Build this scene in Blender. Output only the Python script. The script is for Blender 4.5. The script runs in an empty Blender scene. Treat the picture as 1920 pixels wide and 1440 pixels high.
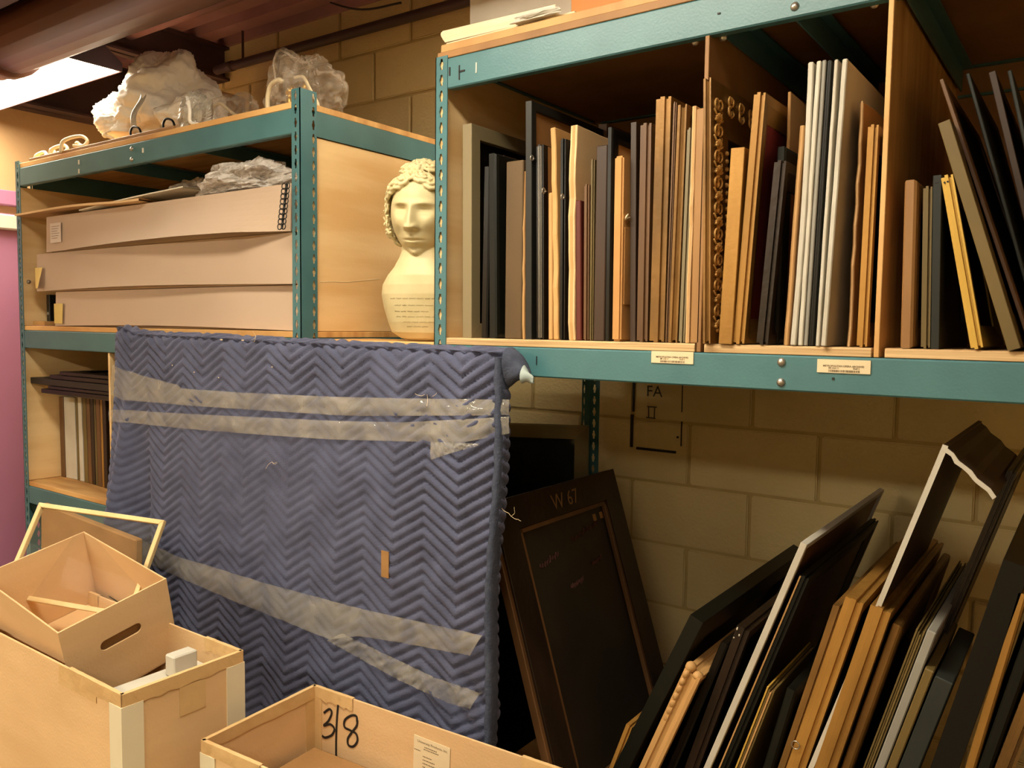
import bpy, bmesh, math, random
from mathutils import Vector, Matrix, Euler, noise
from mathutils.bvhtree import BVHTree

random.seed(11)
PI = math.pi
sc = bpy.context.scene
COL = sc.collection

# ------------------------------------------------------------------ camera
YAW, PITCH, ROLL, FPX = 0.62295, 0.07064, 0.01263, 1538.27
CAM = Vector((1.36735, -1.56446, 1.55))
FW = Vector((-math.sin(YAW) * math.cos(PITCH), math.cos(YAW) * math.cos(PITCH), -math.sin(PITCH)))
_r = Vector((math.cos(YAW), math.sin(YAW), 0))
_u = _r.cross(FW)
RT = _r * math.cos(ROLL) + _u * math.sin(ROLL)
UP = _u * math.cos(ROLL) - _r * math.sin(ROLL)
cd = bpy.data.cameras.new('camera')
cd.sensor_width = 36.0
cd.lens = FPX / 1920 * 36.0
cd.clip_start = 0.02
cam = bpy.data.objects.new('camera', cd)
COL.objects.link(cam)
m = Matrix((RT, UP, -FW)).transposed().to_4x4()
m.translation = CAM
cam.matrix_world = m
sc.camera = cam


def at(px, py, X=None, Y=None, Z=None):
    """photo pixel -> world point on the plane X=, Y= or Z="""
    d = FW + RT * ((px - 960) / FPX) - UP * ((py - 720) / FPX)
    if X is not None:
        t = (X - CAM.x) / d.x
    elif Y is not None:
        t = (Y - CAM.y) / d.y
    else:
        t = (Z - CAM.z) / d.z
    return CAM + d * t


def pj(p):
    d = Vector(p) - CAM
    w = d.dot(FW)
    return 960 + FPX * d.dot(RT) / w, 720 - FPX * d.dot(UP) / w


# ------------------------------------------------------------------ light and exposure
sc.view_settings.view_transform = 'Standard'
sc.view_settings.look = 'None'
sc.view_settings.gamma = 1.0
sc.view_settings.use_curve_mapping = False
sc.view_settings.exposure = 0.0
w = bpy.data.worlds.new('world')
sc.world = w
w.use_nodes = True
w.node_tree.nodes['Background'].inputs[0].default_value = (1.0, 0.8, 0.55, 1)
w.node_tree.nodes['Background'].inputs[1].default_value = 0.02
LAMP_COL = (1.0, 0.90, 0.70)
LAMP_A, LAMP_B, LAMP_C, LAMP_D, LAMP_E = 22.0, 42.0, 20.0, 52.0, 44.0   # over left rack, over right rack, then unseen lights added for front light: far aisle right, far aisle left, near aisle

S = 1.519            # level of the main shelves
WALL_Y = 0.90
LEFT_X = -3.0
XL0, XL1 = -2.255, -0.506     # left rack, outer faces
DEPTH = 0.78


# ------------------------------------------------------------------ helpers
class MB:
    def __init__(s):
        s.v, s.f = [], []

    def add(s, vs, fs):
        n = len(s.v)
        s.v += [tuple(p) for p in vs]
        s.f += [tuple(i + n for i in f) for f in fs]
        return s

    def box(s, x0, y0, z0, x1, y1, z1, M=None):
        vs = [Vector((x, y, z)) for x in (x0, x1) for y in (y0, y1) for z in (z0, z1)]
        if M:
            vs = [M @ p for p in vs]
        return s.add(vs, [(0, 1, 3, 2), (4, 6, 7, 5), (0, 4, 5, 1), (2, 3, 7, 6), (0, 2, 6, 4), (1, 5, 7, 3)])

    def prism(s, poly, axis, a, b):
        """poly of 2D points extruded along axis from a to b"""
        def P(q, t):
            return {'x': (t, q[0], q[1]), 'y': (q[0], t, q[1]), 'z': (q[0], q[1], t)}[axis]
        n = len(poly)
        vs = [P(q, a) for q in poly] + [P(q, b) for q in poly]
        fs = [(i, (i + 1) % n, n + (i + 1) % n, n + i) for i in range(n)]
        fs += [tuple(range(n))[::-1], tuple(range(n, 2 * n))]
        return s.add(vs, fs)

    def tube(s, pts, r, n=8, closed=False, flat=1.0):
        pts = [Vector(p) for p in pts]
        if not closed and 3 <= len(pts) <= 9:        # round the corners of hand-placed paths
            res = []
            for i in range(len(pts) - 1):
                p0, p1, p2, p3 = pts[max(0, i - 1)], pts[i], pts[i + 1], pts[min(len(pts) - 1, i + 2)]
                for q in range(5):
                    t = q / 5
                    res.append(.5 * (2 * p1 + (p2 - p0) * t + (2 * p0 - 5 * p1 + 4 * p2 - p3) * t * t + (3 * p1 - p0 - 3 * p2 + p3) * t ** 3))
            pts = res + [pts[-1]]
        k = len(pts)
        rings = []
        prev = None
        for i, p in enumerate(pts):
            a = pts[(i - 1) % k] if (closed or i > 0) else p
            b = pts[(i + 1) % k] if (closed or i < k - 1) else p
            t = (b - a).normalized()
            if prev is None:
                ref = Vector((0, 0, 1)) if abs(t.z) < .9 else Vector((1, 0, 0))
                e1 = t.cross(ref).normalized()
            else:
                e1 = (prev - t * prev.dot(t)).normalized()
            e2 = t.cross(e1)
            prev = e1
            rr = r(i / max(1, k - 1)) if callable(r) else r
            rings.append([p + e1 * (rr * math.cos(2 * PI * j / n)) + e2 * (rr * flat * math.sin(2 * PI * j / n)) for j in range(n)])
        vs = [q for g in rings for q in g]
        fs = []
        for i in range(k if closed else k - 1):
            for j in range(n):
                i2 = (i + 1) % k
                fs.append((i * n + j, i * n + (j + 1) % n, i2 * n + (j + 1) % n, i2 * n + j))
        if not closed:
            fs += [tuple(range(n))[::-1], tuple(range((k - 1) * n, k * n))]
        return s.add(vs, fs)

    def grid(s, fn, nu, nv):
        vs = [fn(i / nu, j / nv) for j in range(nv + 1) for i in range(nu + 1)]
        fs = [(j * (nu + 1) + i, j * (nu + 1) + i + 1, (j + 1) * (nu + 1) + i + 1, (j + 1) * (nu + 1) + i) for j in range(nv) for i in range(nu)]
        return s.add(vs, fs)

    def ball(s, c, r, nu=16, nv=10, fn=None):
        c = Vector(c)
        r = r if hasattr(r, '__len__') else (r, r, r)
        def g(u, v):
            a, b = 2 * PI * u, PI * (v - .5)
            d = Vector((math.cos(a) * math.cos(b), math.sin(a) * math.cos(b), math.sin(b)))
            k = fn(d) if fn else 1
            return c + Vector((d.x * r[0], d.y * r[1], d.z * r[2])) * k
        return s.grid(g, nu, nv)

    def mesh(s, name, bevel=0, seg=1, smooth=False, weld=False):
        me = bpy.data.meshes.new(name)
        me.from_pydata(s.v, [], s.f)
        if bevel or weld or True:
            bm = bmesh.new()
            bm.from_mesh(me)
            if weld:
                bmesh.ops.remove_doubles(bm, verts=bm.verts, dist=1e-5)
            bmesh.ops.recalc_face_normals(bm, faces=bm.faces)
            if bevel:
                es = [e for e in bm.edges if len(e.link_faces) == 2 and e.calc_face_angle(0) > .5]
                bmesh.ops.bevel(bm, geom=es, offset=bevel, segments=seg, affect='EDGES', clamp_overlap=True)
            bm.to_mesh(me)
            bm.free()
        if smooth:
            for p in me.polygons:
                p.use_smooth = True
        return me

    def build(s, name, mat, parent=None, bevel=0, seg=1, smooth=False, weld=False):
        return obj(name, s.mesh(name, bevel, seg, smooth, weld), mat, parent)


def obj(name, me, mat, parent=None):
    o = bpy.data.objects.new(name, me)
    COL.objects.link(o)
    if mat and not me.materials:
        me.materials.append(mat)
    if parent:
        o.parent = parent
    return o


def tag(o, label=None, cat=None, group=None, kind=None):
    if label:
        o['label'] = label
    if cat:
        o['category'] = cat
    if group:
        o['group'] = group
    if kind:
        o['kind'] = kind
    return o


def thing(name, label, cat, loc=(0, 0, 0), rot=(0, 0, 0), group=None):
    o = bpy.data.objects.new(name, None)
    o.empty_display_size = .05
    COL.objects.link(o)
    o.location = loc
    o.rotation_euler = rot
    return tag(o, label, cat, group)


def struct(o):
    return tag(o, kind='structure')


def text_mesh(name, body, size, mat, parent, loc, rot, bold=0.0, align='LEFT'):
    cu = bpy.data.curves.new(name, 'FONT')
    cu.body = body
    cu.size = size
    cu.align_x = align
    cu.offset = bold
    cu.resolution_u = 2
    t = bpy.data.objects.new(name, cu)
    COL.objects.link(t)
    bpy.context.view_layer.update()
    me = bpy.data.meshes.new_from_object(t.evaluated_get(bpy.context.evaluated_depsgraph_get()))
    bpy.data.objects.remove(t)
    o = obj(name, me, None, parent)
    me.materials.clear()
    me.materials.append(mat)
    o.location = loc
    o.rotation_euler = rot
    return o


# ------------------------------------------------------------------ materials
MATS = {}


def srgb(c):
    return tuple(((x / 255) / 12.92 if x / 255 < .04045 else ((x / 255 + .055) / 1.055) ** 2.4) for x in c) + (1,)


def mat(name, c1, c2=None, scale=(6, 6, 6), rough=.6, metal=0, bump=0, bscale=60, detail=4, vary=.08, spec=.5, emit=None, contrast=(.35, .65), trans=0, ramp=None):
    if name in MATS:
        return MATS[name]
    M = bpy.data.materials.new(name)
    M.use_nodes = True
    nt = M.node_tree
    N, L = nt.nodes, nt.links
    b = N['Principled BSDF']
    b.inputs['Roughness'].default_value = rough
    b.inputs['Metallic'].default_value = metal
    b.inputs['Specular IOR Level'].default_value = spec
    if c2 is None:
        c2 = tuple(x * .86 for x in c1)
    tc = N.new('ShaderNodeTexCoord')
    oi = N.new('ShaderNodeObjectInfo')
    mp = N.new('ShaderNodeMapping')
    mp.inputs['Scale'].default_value = scale
    L.new(tc.outputs['Object'], mp.inputs['Vector'])
    ml = N.new('ShaderNodeVectorMath')
    ml.operation = 'SCALE'
    ml.inputs[0].default_value = (17, 23, 31)
    L.new(oi.outputs['Random'], ml.inputs['Scale'])
    L.new(ml.outputs[0], mp.inputs['Location'])
    nz = N.new('ShaderNodeTexNoise')
    nz.inputs['Scale'].default_value = 1
    nz.inputs['Detail'].default_value = detail
    L.new(mp.outputs[0], nz.inputs['Vector'])
    cr = N.new('ShaderNodeValToRGB')
    cr.color_ramp.elements[0].position, cr.color_ramp.elements[1].position = contrast
    cr.color_ramp.elements[0].color, cr.color_ramp.elements[1].color = srgb(c2), srgb(c1)
    if ramp:
        for pos, c in ramp:
            e = cr.color_ramp.elements.new(pos)
            e.color = srgb(c)
    L.new(nz.outputs['Fac'], cr.inputs['Fac'])
    hs = N.new('ShaderNodeHueSaturation')
    mr = N.new('ShaderNodeMapRange')
    mr.inputs['To Min'].default_value, mr.inputs['To Max'].default_value = 1 - vary, 1 + vary
    L.new(oi.outputs['Random'], mr.inputs['Value'])
    L.new(mr.outputs[0], hs.inputs['Value'])
    L.new(cr.outputs[0], hs.inputs['Color'])
    L.new(hs.outputs[0], b.inputs['Base Color'])
    if bump:
        n2 = N.new('ShaderNodeTexNoise')
        n2.inputs['Scale'].default_value = bscale
        n2.inputs['Detail'].default_value = 5
        L.new(tc.outputs['Object'], n2.inputs['Vector'])
        bp = N.new('ShaderNodeBump')
        bp.inputs['Strength'].default_value = bump
        bp.inputs['Distance'].default_value = .01
        L.new(n2.outputs['Fac'], bp.inputs['Height'])
        L.new(bp.outputs[0], b.inputs['Normal'])
    if trans:
        b.inputs['Transmission Weight'].default_value = trans
    MATS[name] = M
    return M


def film(name, col, opacity, rough=.12, bump=.4, bscale=25, spec=.6):
    """clear plastic film: part transparent, part glossy pale sheet"""
    if name in MATS:
        return MATS[name]
    M = bpy.data.materials.new(name)
    M.use_nodes = True
    nt = M.node_tree
    N, L = nt.nodes, nt.links
    b = N['Principled BSDF']
    b.inputs['Base Color'].default_value = srgb(col)
    b.inputs['Roughness'].default_value = rough
    b.inputs['Specular IOR Level'].default_value = spec
    tr = N.new('ShaderNodeBsdfTransparent')
    mx = N.new('ShaderNodeMixShader')
    tc = N.new('ShaderNodeTexCoord')
    nz = N.new('ShaderNodeTexNoise')
    nz.inputs['Scale'].default_value = bscale
    nz.inputs['Detail'].default_value = 3
    nz.inputs['Distortion'].default_value = .6
    L.new(tc.outputs['Object'], nz.inputs['Vector'])
    bp = N.new('ShaderNodeBump')
    bp.inputs['Strength'].default_value = bump
    bp.inputs['Distance'].default_value = .02
    L.new(nz.outputs['Fac'], bp.inputs['Height'])
    L.new(bp.outputs[0], b.inputs['Normal'])
    mr = N.new('ShaderNodeMapRange')
    mr.inputs['From Min'].default_value, mr.inputs['From Max'].default_value = .35, .65
    mr.inputs['To Min'].default_value, mr.inputs['To Max'].default_value = max(0, opacity - .12), min(1, opacity + .12)
    L.new(nz.outputs['Fac'], mr.inputs['Value'])
    if bump:
        L.new(mr.outputs[0], mx.inputs['Fac'])
    else:
        mx.inputs['Fac'].default_value = opacity
    L.new(tr.outputs[0], mx.inputs[1])
    L.new(b.outputs[0], mx.inputs[2])
    L.new(mx.outputs[0], N['Material Output'].inputs['Surface'])
    MATS[name] = M
    return M


def emitter(name, col, st):
    M = bpy.data.materials.new(name)
    M.use_nodes = True
    b = M.node_tree.nodes['Principled BSDF']
    b.inputs['Base Color'].default_value = (.8, .8, .8, 1)
    b.inputs['Emission Color'].default_value = tuple(col) + (1,)
    b.inputs['Emission Strength'].default_value = st
    return M


teal = mat('teal_paint', (72, 116, 121), (66, 108, 114), scale=(9, 9, 9), rough=.38, bump=.05, bscale=200, vary=.03)
steel = mat('bright_steel', (190, 185, 175), rough=.3, metal=.9, vary=0)
ply = mat('plywood', (244, 212, 158), (226, 184, 124), scale=(1.6, 1.6, 13), rough=.6, bump=.06, bscale=120, detail=6, vary=.03)
ply_flat = mat('plywood_sheet', (222, 176, 112), (190, 138, 78), scale=(3, 22, 3), rough=.6, bump=.06, bscale=120, detail=6, vary=.05)
ply_edge = mat('plywood_edge', (214, 182, 134), (178, 142, 96), scale=(4, 4, 260), rough=.7, vary=.05)
hardboard = mat('hardboard', (158, 114, 66), (136, 96, 54), scale=(8, 8, 8), rough=.6, bump=.05, vary=.08)
card = mat('cardboard', (222, 186, 138), (212, 174, 126), scale=(3, 3, 10), rough=.8, bump=.08, bscale=150, vary=.04)
card_dk = mat('brown_cardboard', (166, 124, 74), (148, 108, 62), scale=(5, 5, 9), rough=.85, bump=.1, bscale=120)
card_tan = mat('tan_archival_board', (194, 170, 148), (186, 162, 140), scale=(2, 2, 2), rough=.75, bump=.03, bscale=200, vary=.03)
tape_paper = mat('buff_paper_tape', (214, 178, 124), (202, 164, 110), scale=(12, 12, 12), rough=.6, bump=.2, bscale=40, vary=.03)
cream_post = mat('cream_corner_board', (228, 218, 188), (222, 210, 178), rough=.55, vary=.02)
blockm = mat('painted_block', (210, 192, 142), (200, 180, 130), scale=(3, 3, 3), rough=.75, bump=.35, bscale=90, vary=.04)
mortar = mat('painted_mortar', (186, 164, 112), (174, 152, 100), scale=(8, 8, 8), rough=.8, bump=.3, bscale=60, vary=0)
plaster = mat('tan_painted_wall', (206, 170, 124), (200, 162, 116), scale=(2, 2, 2), rough=.8, bump=.1, vary=0)
roomwall = mat('room_wall', (196, 176, 130), (188, 168, 122), scale=(2, 2, 2), rough=.8, vary=0)
floor_m = mat('floor_vinyl', (120, 104, 82), (104, 90, 70), scale=(3, 3, 3), rough=.5, vary=0)
purple = mat('mauve_paint', (184, 126, 160), (178, 120, 154), scale=(1.5, 1.5, 1.5), rough=.45, vary=.02)
deckm = mat('mauve_steel_deck', (170, 128, 132), (148, 108, 112), scale=(3, 3, 3), rough=.45, vary=.03)
beamm = mat('dark_purple_steel', (74, 52, 58), (58, 42, 46), scale=(4, 4, 4), rough=.5, vary=.05)
rust = mat('rust_brown_pipe', (98, 54, 34), (74, 44, 34), scale=(2, 6, 6), rough=.5, vary=.05)
ivory = mat('plaster_bust', (210, 196, 152), (200, 184, 138), scale=(14, 14, 14), rough=.5, bump=.05, bscale=80, vary=0, spec=.4)
white_m = mat('white_board', (222, 216, 200), (214, 206, 188), rough=.6, vary=.03)
pale_m = mat('cream_paper', (226, 208, 172), (216, 196, 158), rough=.7, vary=.03)
yellow_note = mat('yellow_note', (222, 196, 120), (212, 184, 108), rough=.7, vary=.02)
lilac_label = mat('white_label', (214, 200, 190), (206, 190, 180), rough=.7, vary=0)
ink = mat('black_ink', (30, 24, 20), (22, 18, 16), rough=.6, vary=0)
ink_brown = mat('faded_brown_ink', (134, 112, 72), (124, 102, 64), rough=.7, vary=0)
ink_grey = mat('grey_print', (120, 102, 76), (110, 92, 66), rough=.7, vary=0)
green_ink = mat('dark_green_marker', (58, 60, 36), (50, 52, 32), rough=.7, vary=0)
red_chalk = mat('dull_red_chalk', (78, 38, 26), (68, 32, 22), rough=.8, vary=0)
tan_chalk = mat('pale_scratch', (150, 116, 78), (136, 104, 68), rough=.8, vary=0)
glass = film('picture_glass', (150, 140, 116), .05, rough=.02, bump=0, spec=.1)
dark_glass = mat('dark_glazing', (34, 36, 28), (26, 28, 22), rough=.08, vary=0)
orange_m = mat('orange_carton', (196, 116, 14), (188, 108, 10), rough=.5, vary=0)
brass = mat('brass', (200, 160, 80), (180, 140, 66), rough=.3, metal=.9, vary=0)
black_plastic = mat('black_plastic', (26, 24, 22), (20, 19, 18), rough=.4, vary=0)
white_cord = mat('ivory_cord', (222, 206, 170), (214, 196, 158), rough=.5, vary=0)
bagwhite = mat('white_plastic_bag', (246, 238, 224), (238, 228, 212), scale=(6, 6, 6), rough=.42, bump=.35, bscale=14, vary=.02)
baggrey = mat('grey_plastic_bag', (176, 166, 150), (150, 142, 128), scale=(20, 20, 20), rough=.3, bump=.3, bscale=30, vary=.02)
clear_bag = film('clear_plastic_bag', (210, 196, 176), .22, rough=.12, bump=.8, bscale=22)
dull_bag = film('crumpled_clear_film', (222, 214, 206), .62, rough=.16, bump=1.0, bscale=30)
tapem = film('clear_packing_tape', (190, 184, 172), .36, rough=.06, bump=.5, bscale=9, spec=.9)
# picture frames and boards
FM = dict(
    greywood=mat('f_grey_wood', (130, 116, 86), (114, 102, 74), scale=(6, 6, 2), rough=.5),
    black=mat('f_black_lacquer', (14, 13, 11), (9, 8, 8), scale=(6, 6, 3), rough=.3, spec=.35, vary=.2),
    green=mat('f_green_black', (20, 21, 14), (13, 14, 10), scale=(9, 9, 3), rough=.45, spec=.3, vary=.1),
    darkgrey=mat('f_dark_grey', (31, 30, 25), (25, 24, 20), scale=(6, 6, 2), rough=.5),
    tan=mat('f_tan_wood', (168, 124, 72), (146, 104, 58), scale=(12, 12, 2), rough=.55, bump=.05),
    pale=mat('f_pale_wood', (198, 154, 96), (178, 134, 80), scale=(12, 12, 2), rough=.6, bump=.05),
    brown=mat('f_brown_wood', (114, 78, 44), (88, 60, 34), scale=(12, 12, 2), rough=.45, bump=.05),
    redbrown=mat('f_red_brown', (58, 38, 25), (45, 30, 20), scale=(12, 12, 2), rough=.45),
    orange=mat('f_orange_wood', (182, 116, 50), (146, 86, 34), scale=(12, 12, 2), rough=.45),
    red=mat('f_red', (92, 32, 20), (76, 26, 17), scale=(8, 8, 3), rough=.5),
    olive=mat('f_olive', (112, 92, 48), (92, 76, 40), scale=(8, 8, 3), rough=.5),
    gold=mat('f_gilt', (176, 130, 62), (140, 100, 44), scale=(14, 14, 3), rough=.42, metal=.35, bump=.08, bscale=80),
    oldgold=mat('f_old_gilt', (146, 106, 52), (106, 76, 36), scale=(10, 10, 4), rough=.45, metal=.35, bump=.12, bscale=60),
    brightgold=mat('f_bright_gilt', (232, 186, 112), (196, 146, 78), scale=(30, 30, 30), rough=.4, metal=.3),
    yellow=mat('f_yellow_gilt', (216, 178, 84), (196, 156, 66), scale=(10, 10, 3), rough=.4, metal=.2),
    bronze=mat('f_bronze', (46, 32, 22), (28, 21, 16), scale=(12, 12, 4), rough=.35, metal=.2, bump=.1),
    teal=mat('f_dark_teal', (16, 22, 18), (12, 17, 14), scale=(6, 6, 3), rough=.45),
    bluegrey=mat('f_blue_grey', (38, 42, 36), (28, 32, 28), scale=(5, 5, 3), rough=.6),
    grey=mat('f_grey_board', (146, 142, 132), (130, 126, 118), scale=(5, 5, 5), rough=.6),
    foam=mat('f_white_foam', (196, 190, 176), (186, 178, 162), scale=(9, 9, 9), rough=.6, vary=.03),
    silver=mat('f_silver', (168, 162, 150), (130, 124, 114), scale=(14, 14, 3), rough=.3, metal=.5),
    liner=mat('f_red_liner', (138, 40, 36), (120, 34, 30), scale=(20, 20, 20), rough=.8),
    canvasback=mat('canvas_back', (150, 112, 70), (122, 88, 52), scale=(9, 9, 9), rough=.85, bump=.1),
    darkcanvas=mat('dark_painting', (38, 32, 24), (22, 20, 16), scale=(5, 5, 5), rough=.45, vary=.2),
    kraft=mat('kraft_paper', (194, 144, 84), (178, 128, 72), scale=(6, 6, 4), rough=.75, bump=.25, bscale=18),
    slab=mat('f_brown_slab', (92, 70, 40), (78, 58, 33), scale=(8, 8, 3), rough=.6, bump=.05),
    card=card, card_dk=card_dk, hardboard=hardboard,
)

# ------------------------------------------------------------------ room
ROOM_X1, ROOM_Y0, CEIL = 3.2, -4.2, 2.92


def room():
    b = MB().box(LEFT_X - .1, ROOM_Y0 - .1, -.08, ROOM_X1 + .1, WALL_Y + .25, 0)
    struct(b.build('floor', floor_m))
    struct(MB().box(LEFT_X - .14, ROOM_Y0 - .1, 0, LEFT_X, WALL_Y + .2, CEIL).build('wall_left', plaster))
    struct(MB().box(ROOM_X1, ROOM_Y0 - .1, 0, ROOM_X1 + .12, WALL_Y + .2, CEIL).build('wall_right', roomwall))
    struct(MB().box(LEFT_X, ROOM_Y0 - .12, 0, ROOM_X1, ROOM_Y0, CEIL).build('wall_front', roomwall))
    # block wall: recessed mortar bed plus single blocks
    wall = struct(MB().box(LEFT_X, WALL_Y + .006, 0, ROOM_X1, WALL_Y + .2, CEIL).build('wall_back', mortar))
    bw, bh, j = .4064, .2032, .010
    me = MB().box(j / 2, -.001, j / 2, bw - j / 2, .05, bh - j / 2).mesh('block', bevel=.004, seg=2)
    half = MB().box(j / 2, -.001, j / 2, bw / 2 - j / 2, .05, bh - j / 2).mesh('block_half', bevel=.004, seg=2)
    me.materials.append(blockm)
    half.materials.append(blockm)
    for k in range(0, 14):
        z = .0252 + bh * k
        if z + bh > CEIL:
            continue
        x = .304 + (0 if k % 2 else bw / 2) - 8 * bw
        while x < 2.0:
            if x > LEFT_X:
                o = obj('block', me, blockm, wall)
                o.location = (x, WALL_Y - .001, z)
            x += bw
    # outlined patch with faint marker writing on the blocks
    p0, p1 = at(1191, 725, Y=WALL_Y), at(1280, 848, Y=WALL_Y)
    yy = WALL_Y - .006
    m1 = MB()
    m1.box(p0.x - .012, yy, p1.z, p0.x - .002, yy + .005, p1.z + .11)
    m1.box(p0.x - .006, yy, p1.z + .12, p0.x, yy + .005, p0.z + .14)
    m1.box(p0.x + .012, yy, p1.z - .006, p1.x - .022, yy + .005, p1.z + .002)
    m1.box(p1.x - .006, yy, p1.z + .02, p1.x - .003, yy + .005, p1.z + .10)
    m1.box(p1.x - .006, yy, p1.z + .13, p1.x - .004, yy + .005, p0.z + .14)
    m1.box(p1.x - .02, yy, p1.z + .045, p1.x - .014, yy + .005, p1.z + .051)
    m1.build('cut_outline', ink, wall)
    c = at(1213, 738, Y=WALL_Y)
    text_mesh('marker_writing', 'FA', .052, green_ink, wall, (c.x, yy, c.z - .008), (PI / 2, 0, 0))
    g = MB()
    c = at(1215, 770, Y=WALL_Y)
    for (a, b2) in (((0, 0), (.034, .0)), ((.005, 0), (.006, -.036)), ((.027, 0), (.026, -.037)), ((-.003, -.036), (.03, -.037))):
        g.tube([(c.x + a[0], yy, c.z + a[1] + .014), (c.x + b2[0], yy, c.z + b2[1] + .014)], .0018, 5)
    g.build('marker_box', green_ink, wall)
    # left wall: mauve door with frame
    d = thing('door_1', None, None, (LEFT_X, 0, 0))
    struct(d)
    MB().box(.001, -.40, .01, .045, .50, 2.06).build('door_leaf', purple, d, bevel=.004)
    MB().box(.001, .505, 0, .06, .57, 2.17).build('door_jamb', purple, d, bevel=.004)
    MB().box(.001, -.47, 0, .06, -.405, 2.17).build('door_jamb', purple, d, bevel=.004)
    MB().box(.001, -.40, 2.10, .06, .50, 2.17).build('door_head', purple, d, bevel=.004)
    MB().box(.046, -.05, 1.98, .10, .42, 2.05).build('door_closer', white_m, d, bevel=.006)
    MB().tube([(.046, -.32, 1.02), (.10, -.32, 1.02), (.10, -.22, 1.02)], .011, 8).build('door_handle', steel, d, smooth=True)
    # steel deck ceiling, ribs along X
    top = MB()
    poly = []
    y = ROOM_Y0
    while y < WALL_Y:
        poly += [(y, CEIL), (y + .05, CEIL), (y + .062, CEIL - .06), (y + .14, CEIL - .06), (y + .152, CEIL)]
        y += .152
    n = len(poly)
    vs = [(LEFT_X, a, b) for a, b in poly] + [(ROOM_X1, a, b) for a, b in poly]
    top.add(vs, [(i, i + 1, n + i + 1, n + i) for i in range(n - 1)])
    top.box(LEFT_X, ROOM_Y0, CEIL + .01, ROOM_X1, WALL_Y + .2, CEIL + .06)
    struct(top.build('ceiling', deckm))
    # steel beams along Y under the deck
    def ibeam(name, x, z0, z1, w_, mt):
        b = MB()
        b.box(x - w_ / 2, ROOM_Y0, z0, x + w_ / 2, WALL_Y - .002, z0 + .012)
        b.box(x - w_ / 2, ROOM_Y0, z1 - .012, x + w_ / 2, WALL_Y - .002, z1)
        b.box(x - .006, ROOM_Y0, z0, x + .006, WALL_Y - .002, z1)
        return struct(b.build(name, mt))
    ibeam('trim_1', -2.13, 2.70, CEIL - .062, .09, beamm)
    ibeam('trim_2', LEFT_X + .10, 2.57, CEIL - .062, .16, beamm)
    ibeam('trim_3', .9, 2.70, CEIL - .062, .09, beamm)


room()


def fixture(name, label, x0, x1, y0, y1, z, st, hang=True):
    t = thing(name, label, 'ceiling light', ((x0 + x1) / 2, (y0 + y1) / 2, z))
    hx, hy = (x1 - x0) / 2, (y1 - y0) / 2
    hs = MB()
    prof = [(-hy, 0), (-hy, .03), (-hy * .5, .09), (hy * .5, .09), (hy, .03), (hy, 0), (hy - .006, 0), (hy - .008, .025), (hy * .45, .08), (-hy * .45, .08), (-hy + .008, .025), (-hy + .006, 0)]
    hs.prism(prof, 'x', -hx, hx)
    hs.build('housing', deckm, t)
    for s in (-1, 1):
        MB().prism([(-hy, 0), (-hy, .03), (-hy * .5, .095), (hy * .5, .095), (hy, .03), (hy, 0)], 'x', s * hx - .004, s * hx + .004).build('end_cap', beamm, t)
    MB().box(-hx + .01, -hy + .014, .006, hx - .01, hy - .014, .012).build('diffuser', emitter(name + '_glow', LAMP_COL, st), t)
    ch = MB()
    ch.prism([(-.02, .095), (.02, .095), (.02, .13), (.016, .13), (.016, .099), (-.016, .099), (-.016, .13), (-.02, .13)], 'x', -hx - .1, hx + .32)
    ch.build('strut_channel', deckm, t)
    for s in (-.7, .7):
        MB().tube([(hx * s, 0, .12), (hx * s, 0, CEIL - .05 - z)], .004, 6).build('hanger_rod', steel, t)
    return t


fixture('fluorescent_light', 'lit fluorescent ceiling light above the left rack, partly hidden by a pipe', -2.95, -1.73, -.17, .165, 2.50, LAMP_A)
fixture('fluorescent_light', 'lit fluorescent ceiling light above the right rack', .10, 1.30, .20, .50, 2.72, LAMP_B)
fixture('fluorescent_light', 'long unseen ceiling light added over the far aisle at right for front light', .2, 2.6, -3.35, -3.0, 2.55, LAMP_C)  # invented light out of view, supplies low front light from the right
fixture('fluorescent_light', 'long unseen ceiling light added over the far aisle at left for front light', -2.6, -.4, -3.35, -3.0, 2.55, LAMP_D)  # invented light out of view, supplies front light on the left side

fixture('fluorescent_light', 'unseen ceiling light added over the near aisle to light the rack fronts', -.45, .95, -1.0, -.7, 2.62, LAMP_E)  # added out of view as main front light on racks and boxes


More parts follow.
